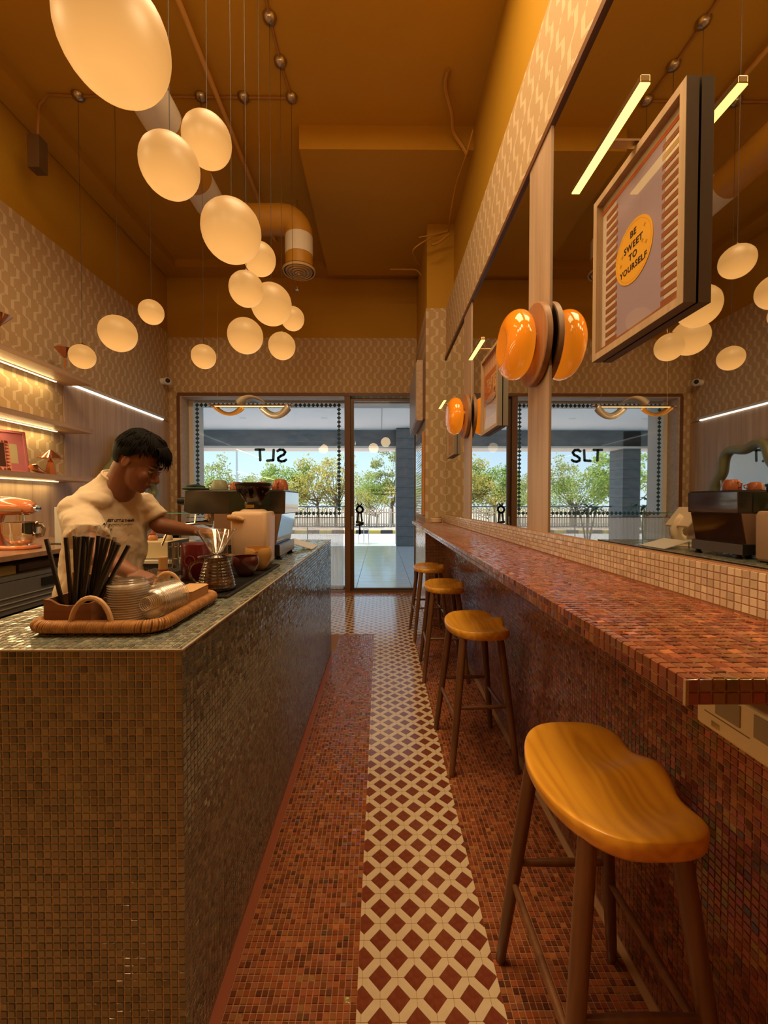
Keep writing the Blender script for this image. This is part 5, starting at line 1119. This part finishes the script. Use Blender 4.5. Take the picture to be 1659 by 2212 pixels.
# arms: upper arm, forearm
EL_R, WR_R = W(-1.155, 1.665, 1.19), W(-.965, 1.60, 1.125)
EL_L, WR_L = W(-1.105, 2.06, 1.285), W(-.985, 2.17, 1.250)
def limb(mb, pts, rr, seg=18): 
    for a, b2, r0, r1 in zip(pts, pts[1:], rr, rr[1:]): mb.cap(a, b2, r0, r1, seg)
limb(body, [SH_R, SH_R.lerp(EL_R, .5), EL_R], [.046, .046, .041]); limb(body, [EL_R, EL_R.lerp(WR_R, .3), WR_R], [.041, .042, .026])
limb(body, [SH_L, SH_L.lerp(EL_L, .5), EL_L], [.044, .044, .040]); limb(body, [EL_L, EL_L.lerp(WR_L, .35), WR_L], [.040, .039, .026])
def hand(mb, wr, fwd, nrm, curl, side=1, scale=1.0):
    # palm with four fingers of unequal length and a thumb; fwd along the fingers, nrm out of the back of the hand
    f = fwd.normalized(); n = (nrm-f*nrm.dot(f)).normalized(); s_ = f.cross(n)*side
    P = lambda a, b, c: wr+(f*a+s_*b+n*c)*scale
    for b in (-.026, -.009, .009, .026): mb.cap(P(.012, b*.6, 0), P(.078, b, .002), .0145*scale, .0115*scale, 10)
    for b, L, r in ((-.029, .058, .0075), (-.010, .074, .0085), (.010, .080, .0088), (.029, .072, .0085)):
        p = P(.080, b, .002); d = f.copy(); ang = 0
        for q, l_ in enumerate((.46, .31, .23)):
            ang += curl*(1.0, 1.2, .7)[q]; d = f*math.cos(ang)-n*math.sin(ang)+s_*(b*2.0*(1-q*.5)); p2 = p+d.normalized()*L*l_*scale; mb.cap(p, p2, r*scale*(1-.08*q), r*scale*(.94-.08*q), 8); p = p2
    p = P(.022, .030, -.004); p2 = P(.055, .052, -.014); p3 = P(.080, .056, -.026); p4 = P(.100, .050, -.036); mb.cap(p, p2, .014*scale, .0115*scale, 10); mb.cap(p2, p3, .0105*scale, .0095*scale, 10); mb.cap(p3, p4, .0095*scale, .008*scale, 10)
hand(body, WR_R, (WR_R-EL_R)+Vector((.03, -.02, -.01)), Vector((-.2, -.35, 1)), .45, 1, 1.0)
hand(body, WR_L, Vector((.9, .12, -.18)), Vector((-.1, -.5, 1)), .55, -1, 1.0)
# legs
HPs = [(W(-1.36, 1.885, .90), W(-1.33, 1.87, .50), W(-1.39, 1.86, .09)), (W(-1.40, 2.06, .90), W(-1.40, 2.07, .50), W(-1.46, 2.08, .09))]
for a, b2, c in HPs: limb(body, [a, b2], [.085, .055]); limb(body, [b2, c], [.055, .038])
for a, b2, c in HPs: body.cap(c+Vector((-.02, 0, -.035)), c+Vector((.13, -.03, -.055)), .036, .028)
remesh(body, 'body', SKIN, per, .0042, 5)
# T-shirt
sh = MB()
def sec(c, a, b, rz, tilt=0, n=30, fold=0, zz=0):
    M = Matrix.Translation(c)@Matrix.Rotation(rz, 4, 'Z')@Matrix.Rotation(tilt, 4, 'Y'); out = []
    for k in range(n):
        t = 2*math.pi*k/n; q = 1+fold*math.sin(5*t+zz*3.1)+fold*.7*math.sin(9*t-zz*4.3); out.append(M@Vector((a*q*math.cos(t), b*q*math.sin(t), 0)))
    return out
rz = R(-20)
secs = [sec(W(-1.345, 1.965, .885), .150, .195, rz, 0, fold=.035, zz=0), sec(W(-1.335, 1.96, .98), .150, .190, rz, R(2), fold=.035, zz=1), sec(W(-1.315, 1.955, 1.09), .145, .182, rz, R(6), fold=.030, zz=2),
        sec(W(-1.30, 1.95, 1.20), .142, .182, rz, R(12), fold=.022, zz=3), sec(W(-1.29, 1.95, 1.30), .138, .186, rz, R(18), fold=.016, zz=4), sec(W(-1.28, 1.945, 1.38), .122, .182, rz, R(24), fold=.01, zz=5),
        sec(W(-1.262, 1.94, 1.435), .098, .145, rz, R(26), fold=.004), sec(W(-1.228, 1.93, 1.486), .084, .086, rz, R(28)), sec(W(-1.208, 1.92, 1.514), .077, .074, rz, R(28))]
n = 30; vs = [p for s_ in secs for p in s_]
sh.add(vs, [(i*n+k, i*n+(k+1) % n, (i+1)*n+(k+1) % n, (i+1)*n+k) for i in range(len(secs)-1) for k in range(n)]+[tuple(range(n-1, -1, -1)), tuple((len(secs)-1)*n+k for k in range(n))])
def sleeve(a, b2, r0, r1, wz):
    d = (b2-a).normalized(); x, y, d = basis(d); rows = []; N_ = 9
    for i in range(N_):
        u = i/(N_-1); c = a.lerp(b2, u); r = r0+(r1-r0)*u; rows.append([c+(x*math.cos(t)+y*math.sin(t))*(r*(1+.035*math.sin(4*t+u*7+wz)+.03*math.sin(u*16+2*t))) for t in [2*math.pi*k/22 for k in range(22)]])
    m_ = 22; vs = [p for s_ in rows for p in s_]
    sh.add(vs, [(i*m_+k, i*m_+(k+1) % m_, (i+1)*m_+(k+1) % m_, (i+1)*m_+k) for i in range(N_-1) for k in range(m_)]+[tuple(range(m_-1, -1, -1)), tuple((N_-1)*m_+k for k in range(m_))])
sleeve(SH_R+Vector((-.025, .05, .0)), SH_R.lerp(EL_R, .68)+Vector((-.008, 0, -.005)), .080, .078, 0); sleeve(SH_L+Vector((0, -.04, 0)), SH_L.lerp(EL_L, .80), .078, .068, 1)
el(sh, SH_R+Vector((-.01, .02, -.005)), (.078, .080, .068)); el(sh, SH_L+Vector((0, -.015, -.005)), (.072, .070, .062)); el(sh, W(-1.285, 1.865, 1.408), (.085, .095, .048)); el(sh, W(-1.235, 2.03, 1.41), (.075, .09, .048))
TS = mat('cream_cotton', (.74, .60, .42), rough=.85, sheen=.2, bump=.12, bscale=220)
o = remesh(sh, 'tshirt', TS, per, .0055, 4)
# cloth folds as real displacement
tx = bpy.data.textures.new('fold_noise', 'CLOUDS'); tx.noise_scale = .085; tx.noise_depth = 2
dmod = o.modifiers.new('folds', 'DISPLACE'); dmod.texture = tx; dmod.strength = .022; dmod.mid_level = .5; dmod.texture_coords = 'LOCAL'
MB().tube(sec(W(-1.208, 1.92, 1.515), .077, .075, rz, R(28), n=40), .0055, 8, closed=True).build('neck_rib', TS, per, smooth=True, ang=180)
# chest print, wrapped on the shirt with a shrinkwrap
cpos = W(-1.295, 1.95, 1.285)
from mathutils.bvhtree import BVHTree
bpy.context.view_layer.update()
_dg = bpy.context.evaluated_depsgraph_get(); _ev = o.evaluated_get(_dg); _me = _ev.to_mesh()
BV = BVHTree.FromPolygons([v.co.copy() for v in _me.vertices], [tuple(p.vertices) for p in _me.polygons]); _ev.to_mesh_clear()
def chest_text(txt, size, dz, m_, nm, shear=0, bold=.0008, flat=None):
    """lettering laid on the folds of the shirt: every vertex is dropped on the cloth along the chest radius"""
    vs, fs = text_mesh(txt, size, .0, bold, shear=shear) if txt else flat
    M = Matrix.Translation(cpos)@Matrix.Rotation(rz, 4, 'Z')@Matrix.Rotation(R(14), 4, 'Y'); out = []
    for x, y, z in vs:
        a = R(-13)+x/.155; c = M@Vector((0, 0, dz+y)); far = M@Vector((.4*math.cos(a), .5*math.sin(a), dz+y))
        hit, nrm, _, _ = BV.ray_cast(far, (c-far).normalized()); out.append(hit+nrm*.0012 if hit is not None else M@Vector((.15*math.cos(a), .19*math.sin(a), dz+y)))
    b = MB(); b.add(out, fs); return b.build(nm, m_, per)
SHIRT = o; INK = mat('shirt_ink', (.03, .02, .018), rough=.8)
chest_text('SWEET LITTLE THINGS', .0145, .062, INK, 'chest_lettering', bold=.0007); sv = []; sf = []
for i in range(61):                     # a flowing handwritten line, not legible in the photograph
    u = i/60; x_ = -.062+.124*u+.0022*math.sin(u*44); y_ = .0032*math.sin(u*44+1.3)*(1.6 if i in range(8) or i in range(30, 36) else 1); sv += [(x_, y_-.0011, 0), (x_, y_+.0011, 0)]
    if i: sf.append((2*i-2, 2*i, 2*i+1, 2*i-1))
chest_text(None, 0, .044, INK, 'chest_script', flat=(sv, sf))
def quadgrid(w_, h_, k=6): return [(-w_/2+w_*i/k, y, z) for z in (0,) for y in (-h_/2, h_/2) for i in range(k+1)], [(i, i+1, k+2+i, k+1+i) for i in range(k)]
f_ = quadgrid(.034, .014); f_ = ([(x*.6-.04, y*.7, z) for x, y, z in f_[0]], f_[1]); chest_text(None, 0, .024, mat('dark_green_ink', (.03, .05, .03), rough=.8), 'chest_patch', flat=f_)
# head details
for s_ in (-1, 1):
    MB().ball((.083, s_*.031, -.003), .010, .012, .0075, 14, 8, M=HM).build('eye', mat('eye_white', (.26, .23, .20), rough=.2), per, smooth=True)
    MB().ball((.0915, s_*.031, -.006), .0025, .0048, .0048, 12, 8, M=HM).build('iris', mat('iris_dark', (.02, .012, .01), rough=.1), per, smooth=True)
    MB().tube([HM@Vector(p) for p in ((.088, s_*.012, .019), (.091, s_*.028, .026), (.080, s_*.048, .022))], [.0028, .0040, .002], 6).build('eyebrow', mat('brow_hair', (.012, .009, .008), rough=.7), per, smooth=True)
    MB().tube([HM@Vector(p) for p in ((.088, s_*.020, .0045), (.0925, s_*.031, .0065), (.084, s_*.043, .003))], [.0016, .0026, .0014], 6).build('eyelid', SKIN, per, smooth=True)
MB().tube([HM@Vector(p) for p in ((.093, -.020, -.0725), (.0975, 0, -.072), (.093, .020, -.0725))], [.0012, .0018, .0012], 6).build('lip_line', mat('lip', (.16, .05, .035), rough=.5), per, smooth=True)
# hair: a close cap plus many tapered locks swept forward from the crown
HAIR = mat('black_hair', (.005, .004, .0035), rough=.65, spec=.12)
hr = MB(); rs = random.Random(17)
def scalp(th, ph, k=1.0):   # th from crown, ph azimuth (0 = face)
    return Vector((-.012+.103*k*math.sin(th)*math.cos(ph), .083*k*math.sin(th)*math.sin(ph), .038+.098*k*math.cos(th)))
vs = []; A_ = 30; rows = 12
for i in range(rows+1):
    for k in range(A_):
        ph = 2*math.pi*k/A_; c = math.cos(ph); lim = 1.15 if c > .6 else (1.15+(.6-c)*1.1 if c > .1 else (1.80 if c > -.35 else 2.30)); th = lim*i/rows
        vs.append(HM@scalp(th, ph, 1.09+.02*math.sin(7*ph+th*9)))
hr.add(vs, [(i*A_+k, i*A_+(k+1) % A_, (i+1)*A_+(k+1) % A_, (i+1)*A_+k) for i in range(rows) for k in range(A_)])
hr.build('hair_cap', HAIR, per, smooth=True, ang=180)
hl = MB(); crown = 0
for q in range(1100):
    ph = rs.uniform(-math.pi, math.pi); c = math.cos(ph); t0 = rs.uniform(.0, .85); lim = 1.30 if c > .5 else (1.62 if c > 0 else (1.84 if c > -.35 else 2.38)); t1 = min(t0+rs.uniform(.55, .85), lim+rs.uniform(-.12, .1))
    if t1 <= t0+.15: continue
    n_ = 5; lift = rs.uniform(.0, .022); pts = []; fw = .05*max(0, c)
    for i in range(n_):
        u = i/(n_-1); th = t0+(t1-t0)*u; p = scalp(th, ph+.12*u*math.sin(q), 1.08+lift*3.6*math.sin(math.pi*(.15+.7*u))/3); p.x += (.018*u*u if c > .3 else 0); p.z += (.010*math.sin(math.pi*u) if t0 < .5 else 0); pts.append(HM@p)
    r = rs.uniform(.0028, .0050); hl.tube(pts, [r*.7, r, r, r*.75, r*.12], 5)
for q in range(110):        # fringe hanging over the forehead
    y = rs.uniform(-.062, .062); s0 = Vector((.035+rs.uniform(-.03, .02), y*.75, .128-abs(y)*.3)); e = Vector((.118-abs(y)*.35+rs.uniform(-.012, .020), y+rs.uniform(-.01, .01), .045+rs.uniform(-.028, .022))); m1 = Vector((.085, y*.95, .125-abs(y)*.35)); m2 = Vector((.112-abs(y)*.3, y, .090)); r = rs.uniform(.0022, .0040)
    hl.tube([HM@v for v in (s0, m1, m2, e)], [r*.8, r, r*.8, r*.1], 5)
for q in range(70):         # tuft standing up on the crown
    a = rs.uniform(-.05, .02); s0 = Vector((a, rs.uniform(-.03, .03), .130)); hl.tube([HM@(s0+Vector((i*.014, 0, .016*math.sin(math.pi*i/4)))) for i in range(5)], [.002, .003, .003, .002, .0004], 5)
tag(hl.build('hair_locks', HAIR, per, smooth=True, ang=180), kind='stuff')
# trousers, apron-free, and shoes
tr = MB()
for a, b2, c in HPs: limb(tr, [a+Vector((0, 0, .02)), b2], [.100, .075]); limb(tr, [b2, c], [.075, .062])
el(tr, W(-1.38, 1.975, .92), (.135, .175, .085))
remesh(tr, 'trousers', mat('dark_trousers', (.03, .03, .035), rough=.85), per, .009, 4)
for a, b2, c in HPs:
    q = Vector((c.x, c.y, .0)); MB().tube([q+Vector((-.075, 0, .055)), q+Vector((-.04, 0, .056)), q+Vector((.03, -.01, .050)), q+Vector((.10, -.025, .036)), q+Vector((.16, -.035, .028)), q+Vector((.185, -.04, .024))], [.030, .050, .046, .042, .034, .012], 16).build('shoe', mat('black_shoe', (.03, .03, .03), rough=.5), per, smooth=True)
# ------------------------------------------------------------------ outside the shop
PAVE = mat('pale_paving', (.76, .86, .93), rough=.10, noise_=((1.2, 5, 1), (.62, .73, .82), .8))
tp = struct('trim_19', MB().box(-13, 7, 6.64, 14.6, -.14, -.012), mat('paving_joint', (.22, .24, .25), rough=.8))
pm = {}
for i in range(16):
    for j in range(13):
        x = -9.6+i*.92; y = 6.66+j*.605
        if x > 2.2 or x < -9.6: continue
        if 'a' not in pm: b = MB().box(.004, .916, .004, .601, -.012, -.004); me = bpy.data.meshes.new('paving_slab'); me.from_pydata(b.v, [], b.f); me.materials.append(PAVE); pm['a'] = me
        o = bpy.data.objects.new('paving_slab', pm['a']); COL.objects.link(o); o.parent = tp; o.location = (x, y, 0)
SOF = mat('white_soffit', (.90, .90, .89), rough=.8)
so = struct('trim_20', MB().box(-13, -.02+.9, 6.98, 13.6, 3.80, 3.9).box(.9, 7, 6.98, 13.6, 3.80, 3.9), SOF)
MB().box(.03, .045, 6.98, 13.6, 3.794, 3.801).build('soffit_joint', mat('joint_grey', (.35, .36, .36), rough=.8), so)
dl = MB().lathe([(.0001, -.008), (.085, -.008), (.10, 0), (.10, .004)], 20).build('downlight', WHITE, so); dl.location = (-2.2, 9.6, 3.797)
for x, y in ((-4.3, 9.6), (-2.7, 8.2), (-.1, 9.7), (.75, 9.0), (-1.6, 11.7), (-3.9, 11.7), (-6.0, 9.6), (-6.0, 11.7)):
    c = dl.copy(); COL.objects.link(c); c.parent = so; c.location = (x, y, 3.797)
SLATE = mat('slate_cladding', (.12, .14, .15), rough=.55, noise_=((2, 2, 6), (.18, .20, .21), .9))
struct('trim_21', MB().box(-13, 7, 13.6, 14.4, 3.27, 3.9), SLATE); struct('trim_22', MB().box(-13, 7, 13.55, 14.45, 3.20, 3.268), mat('cream_drip', (.72, .68, .60), rough=.7))
def column(name, x0, x1, y0, y1, lab):
    t = thing(name, lab, 'column', (x0, y0, 0), 0, 'slate clad columns')
    MB().box(.01, x1-x0-.01, .01, y1-y0-.01, 0, 3.8).build('core', mat('column_joint', (.03, .04, .05), rough=.8), t)
    sb = None
    for k in range(12):
        if sb is None: sb = MB().box(0, x1-x0, 0, y1-y0, .003, .309).build('cladding_slab', SLATE, t)
        else: c = sb.copy(); COL.objects.link(c); c.parent = t; c.location = (0, 0, k*.315)
column('clad_column', .505, 1.12, 13.2, 14.0, 'dark slate clad column seen through the right side of the glass door')
column('clad_column', -7.09, -6.50, 13.6, 14.4, 'dark slate clad column seen only in the wall mirror, left of the window lettering')
column('clad_column', -7.75, -7.1, 10.6, 12.87, 'slate clad pier seen in the wall mirror at the window edge')
struct('trim_23', MB().box(3.2, 3.4, 6.9, 13.6, 0, 3.8), WHITE)
# street
SAND = mat('sandy_ground', (.62, .52, .40), rough=.95, noise_=((.4, .4, .4), (.54, .45, .33), .8)); ROAD = mat('sunny_asphalt', (.50, .47, .45), rough=.9); PNK = mat('pink_pavers', (.66, .42, .35), rough=.9)
struct('trim_24', MB().box(-60, 45, 14.6, 130, -.9, -.42), SAND); struct('trim_25', MB().box(-60, 45, 14.61, 17.5, -.42, -.34), PNK)
struct('trim_26', MB().box(-60, 45, 17.5, 23.3, -.42, -.37), ROAD); struct('trim_27', MB().box(-60, 45, 23.9, 28.0, -.42, -.25), mat('buff_pavers', (.56, .42, .32), rough=.9))
kb = thing('kerb', 'road kerb painted in alternating black and yellow blocks', 'kerb', (-14, 23.4, -.42)); km = [None, None]; KC = [mat('kerb_black', (.05, .05, .05), rough=.7), mat('kerb_yellow', (.70, .50, .10), rough=.7)]
for k in range(30):
    if km[k % 2] is None: km[k % 2] = o = MB().box(.005, .695, 0, .4, 0, .24).build('kerb_block', KC[k % 2], kb); o.location = (k*.7, 0, 0)
    else: o = km[k % 2].copy(); COL.objects.link(o); o.parent = kb; o.location = (k*.7, 0, 0)
fn = thing('boundary_fence', 'low cream fence of upright slats along the far side of the road', 'fence', (-18, 28.2, -.3)); FC = mat('fence_cream', (.66, .52, .36), rough=.8); mb = MB()
for k in range(190): mb.box(k*.17, k*.17+.085, 0, .04, .06, 1.30)
tag(mb.build('fence_slats', FC, fn), kind='stuff'); MB().box(0, 32.3, .04, .08, .2, .26).box(0, 32.3, .04, .08, 1.0, 1.06).build('fence_rail', FC, fn); MB().box(0, 32.3, .0, .2, 0, .10).build('fence_base', mat('fence_base', (.5, .42, .34), rough=.9), fn)
rl = thing('balustrade', 'dark handrail on posts along the edge of the terrace', 'railing', (-12, 14.3, 0)); RM = mat('rail_metal', (.10, .11, .11), rough=.4, metal=.5)
MB().cyl((0, 0, 1.26), (10.8, 0, 1.26), .022, 8).build('top_rail', RM, rl)
for k in range(9): MB().cyl((k*1.35, 0, -.004), (k*1.35, 0, 1.26), .018, 8).build('rail_post', RM, rl)
rp_ = thing('ramp_rail', 'low steel ramp rail seen through the left part of the glass door', 'railing', (-.92, 14.2, 0))
for k in range(4): MB().cyl((k*.17, 0, -.003), (k*.17, 0, .62-.05*k), .014, 8).build('rail_post', STEEL, rp_)
MB().cyl((0, 0, .62), (.51, 0, .47), .014, 8).build('top_rail', STEEL, rp_)
TRK = mat('bark', (.20, .14, .09), rough=.9)
LEAFS = [leafmat('olive_leaves', (.30, .34, .13), (.44, .46, .18)), leafmat('yellow_leaves', (.62, .52, .14), (.46, .44, .16)), leafmat('bright_leaves', (.27, .38, .10), (.42, .50, .15))]
def tree(loc, h, w_, kind, lab, seed, nleaf=3200, sparse=False):
    rs = random.Random(seed); t = thing('tree', lab, 'tree', loc, 0, 'trees beyond the road'); tk = MB(); tips = []
    tk.tube([(0, 0, 0), (.05, 0, h*.2), (0, .05, h*.42)], [.13*h/5, .10*h/5, .07*h/5], 8)
    for k in range(13 if not sparse else 20):
        a = rs.uniform(0, 6.283); s0 = Vector((0, .02, h*rs.uniform(.18, .42))); r_ = w_*.5*rs.uniform(.35, 1); e = Vector((r_*math.cos(a), r_*math.sin(a), h*rs.uniform(.45, .98)*(1-.18*(r_/(w_*.5))**2))); mid = s0.lerp(e, .5)+Vector((0, 0, -.04*h)); tk.tube([s0, mid, e], [.045*h/5, .028*h/5, .010], 5); tips.append(e)
        if sparse:
            for j in range(5): q = mid.lerp(e, rs.uniform(.2, 1)); e2 = q+Vector((rs.uniform(-.5, .5), rs.uniform(-.5, .5), rs.uniform(-.1, .7)))*h/6; tk.tube([q, e2], [.014, .005], 4); tips.append(e2)
    tk.build('trunk', TRK, t, smooth=True)
    vs = []; fs = []; cl = []
    for e in tips:
        for j in range(3 if not sparse else 1): cl.append((e+Vector((rs.gauss(0, .10)*w_, rs.gauss(0, .10)*w_, rs.gauss(0, .06)*h)), rs.uniform(.09, .17)*w_*(1 if not sparse else .6)))
    for i in range(nleaf):
        c, r_ = cl[i % len(cl)]; d = Vector((rs.gauss(0, 1), rs.gauss(0, 1), rs.gauss(0, .75))).normalized()*r_*rs.random()**.4; p = c+d; u = Vector((rs.gauss(0, 1), rs.gauss(0, 1), rs.gauss(0, 1))).normalized(); v = u.orthogonal().normalized(); s_ = rs.uniform(.05, .11)*h/5; o_ = len(vs)
        vs += [p-u*s_, p+v*s_*.55, p+u*s_, p-v*s_*.55]; fs.append((o_, o_+1, o_+2, o_+3))
    b = MB(); b.v = vs; b.f = fs; tag(b.build('foliage', LEAFS[kind], t), kind='stuff'); return t
TR = [((-13.0, 31, -.4), 5.2, 4.2, 0, 'small grey-green tree at the left edge of the shop window', 1500, False), ((-9.6, 33, -.4), 4.2, 3.8, 0, 'low round green tree behind the barista side of the window', 2600, False), ((-7.3, 31.5, -.4), 5.6, 4.2, 2, 'leafy bright green tree under the window lettering', 4200, False),
      ((-4.6, 29.8, -.4), 5.2, 3.6, 1, 'yellow-green tree right of the window lettering', 3000, False), ((-3.2, 29.2, -.4), 5.6, 3.8, 1, 'nearly bare spreading tree at the right end of the window', 700, True), ((-.9, 31.5, -.4), 4.1, 3.6, 2, 'green tree at the left side of the glass door', 3000, False),
      ((.9, 33.5, -.4), 6.2, 3.8, 0, 'tall dark green tree in the middle of the glass door', 4200, False), ((-.3, 29.6, -.4), 3.3, 4.0, 1, 'low yellow bush behind the fence in the glass door', 2200, False), ((-16.5, 30, -.4), 6.4, 5.4, 2, 'broad bright green tree seen in the wall mirror', 4200, False), ((-12.6, 29.5, -.4), 4.2, 5.0, 2, 'low spreading green tree seen in the large mirror', 3600, False),
      ((-20.5, 31, -.4), 5.6, 5, 2, 'bright green tree far left, seen past the mirrored column', 3200, False), ((3.6, 32, -.4), 5.6, 4.4, 0, 'green tree hidden behind the right column', 1600, False), ((-10.0, 29.4, -.4), 3.3, 5.0, 2, 'low green bush behind the fence left of the lettering', 2200, False), ((-6.2, 29.2, -.4), 3.1, 5.4, 1, 'low yellow-green bush behind the espresso machine view', 2200, False), ((-1.9, 34, -.4), 4.0, 4.0, 0, 'dim green tree behind the window mullion', 2000, False)]
for i, (loc, h, w_, kd, lab, nl, sp_) in enumerate(TR): tree(loc, h, w_, kd, lab, 40+i, nl, sp_)
def post(loc, h, r, lab, head):
    t = thing('lamp_post', lab, 'lamp post', loc); MB().tube([(0, 0, 0), (0, 0, h)], [r, r*.7], 8).build('pole', mat('post_grey', (.60, .62, .62), rough=.5), t, smooth=True)
    if head: MB().box(-.16, .16, -.08, .08, h, h+.10).build('lamp_head', WHITE, t, bevel=.01)
    else: MB().tube([(0, 0, h), (.3, 0, h+.35), (1.1, 0, h+.5)], [.05, .04, .03], 8).build('lamp_arm', STEEL, t)
post((-8.9, 25.5, -.25), 9.0, .07, 'tall thin lamp post seen left of the window lettering', False); post((.62, 27, -.25), 1.95, .035, 'short lamp post with a white head seen through the glass door', True)
# potted frangipani on the terrace, seen in the mirror
def plant(loc, h, lab, seed):
    rs = random.Random(seed); t = thing('potted_plant', lab, 'plant', loc, 0, 'potted plants on the terrace')
    MB().lathe([(.14, 0), (.20, .30), (.215, .34), (.19, .34), (.18, .30), (.0001, .28)], 22).build('pot', mat('grey_pot', (.25, .25, .24), rough=.7), t, smooth=True); st_ = MB(); lf = LEAFS[2]; tips = []
    for k in range(4): a = 6.283*k/4+.4; e = Vector((.17*math.cos(a), .17*math.sin(a), h*rs.uniform(.68, .85))); st_.tube([(0, 0, .28), (e.x*.4, e.y*.4, h*.5), e], [.022, .018, .014], 7); tips.append(e)
    st_.build('stem', mat('grey_stem', (.20, .19, .15), rough=.8), t, smooth=True); G = mat('dark_leaf', (.05, .12, .035), rough=.35)
    for e in tips:
        for j in range(7):
            a = 6.283*j/7+rs.random(); L = rs.uniform(.20, .30); up_ = rs.uniform(.1, .9); vs = []
            for i in range(6):
                u = i/5; c = e+Vector((math.cos(a)*L*u, math.sin(a)*L*u, L*(up_*u-.6*u*u))); w2 = .035*math.sin(math.pi*min(u*.9+.06, 1)); s_ = Vector((-math.sin(a), math.cos(a), 0))*w2; vs += [c-s_, c+s_]
            b = MB(); b.add(vs, [(2*i, 2*i+1, 2*i+3, 2*i+2) for i in range(5)]); b.build('leaf', G, t, smooth=True, solid=.002)
plant((-3.0, 9.0, -.003), 1.55, 'potted frangipani with long leaves, seen in the mirror below the lettering', 5); plant((-4.35, 9.1, -.003), 1.75, 'taller potted frangipani seen in the mirror beside the column', 9)
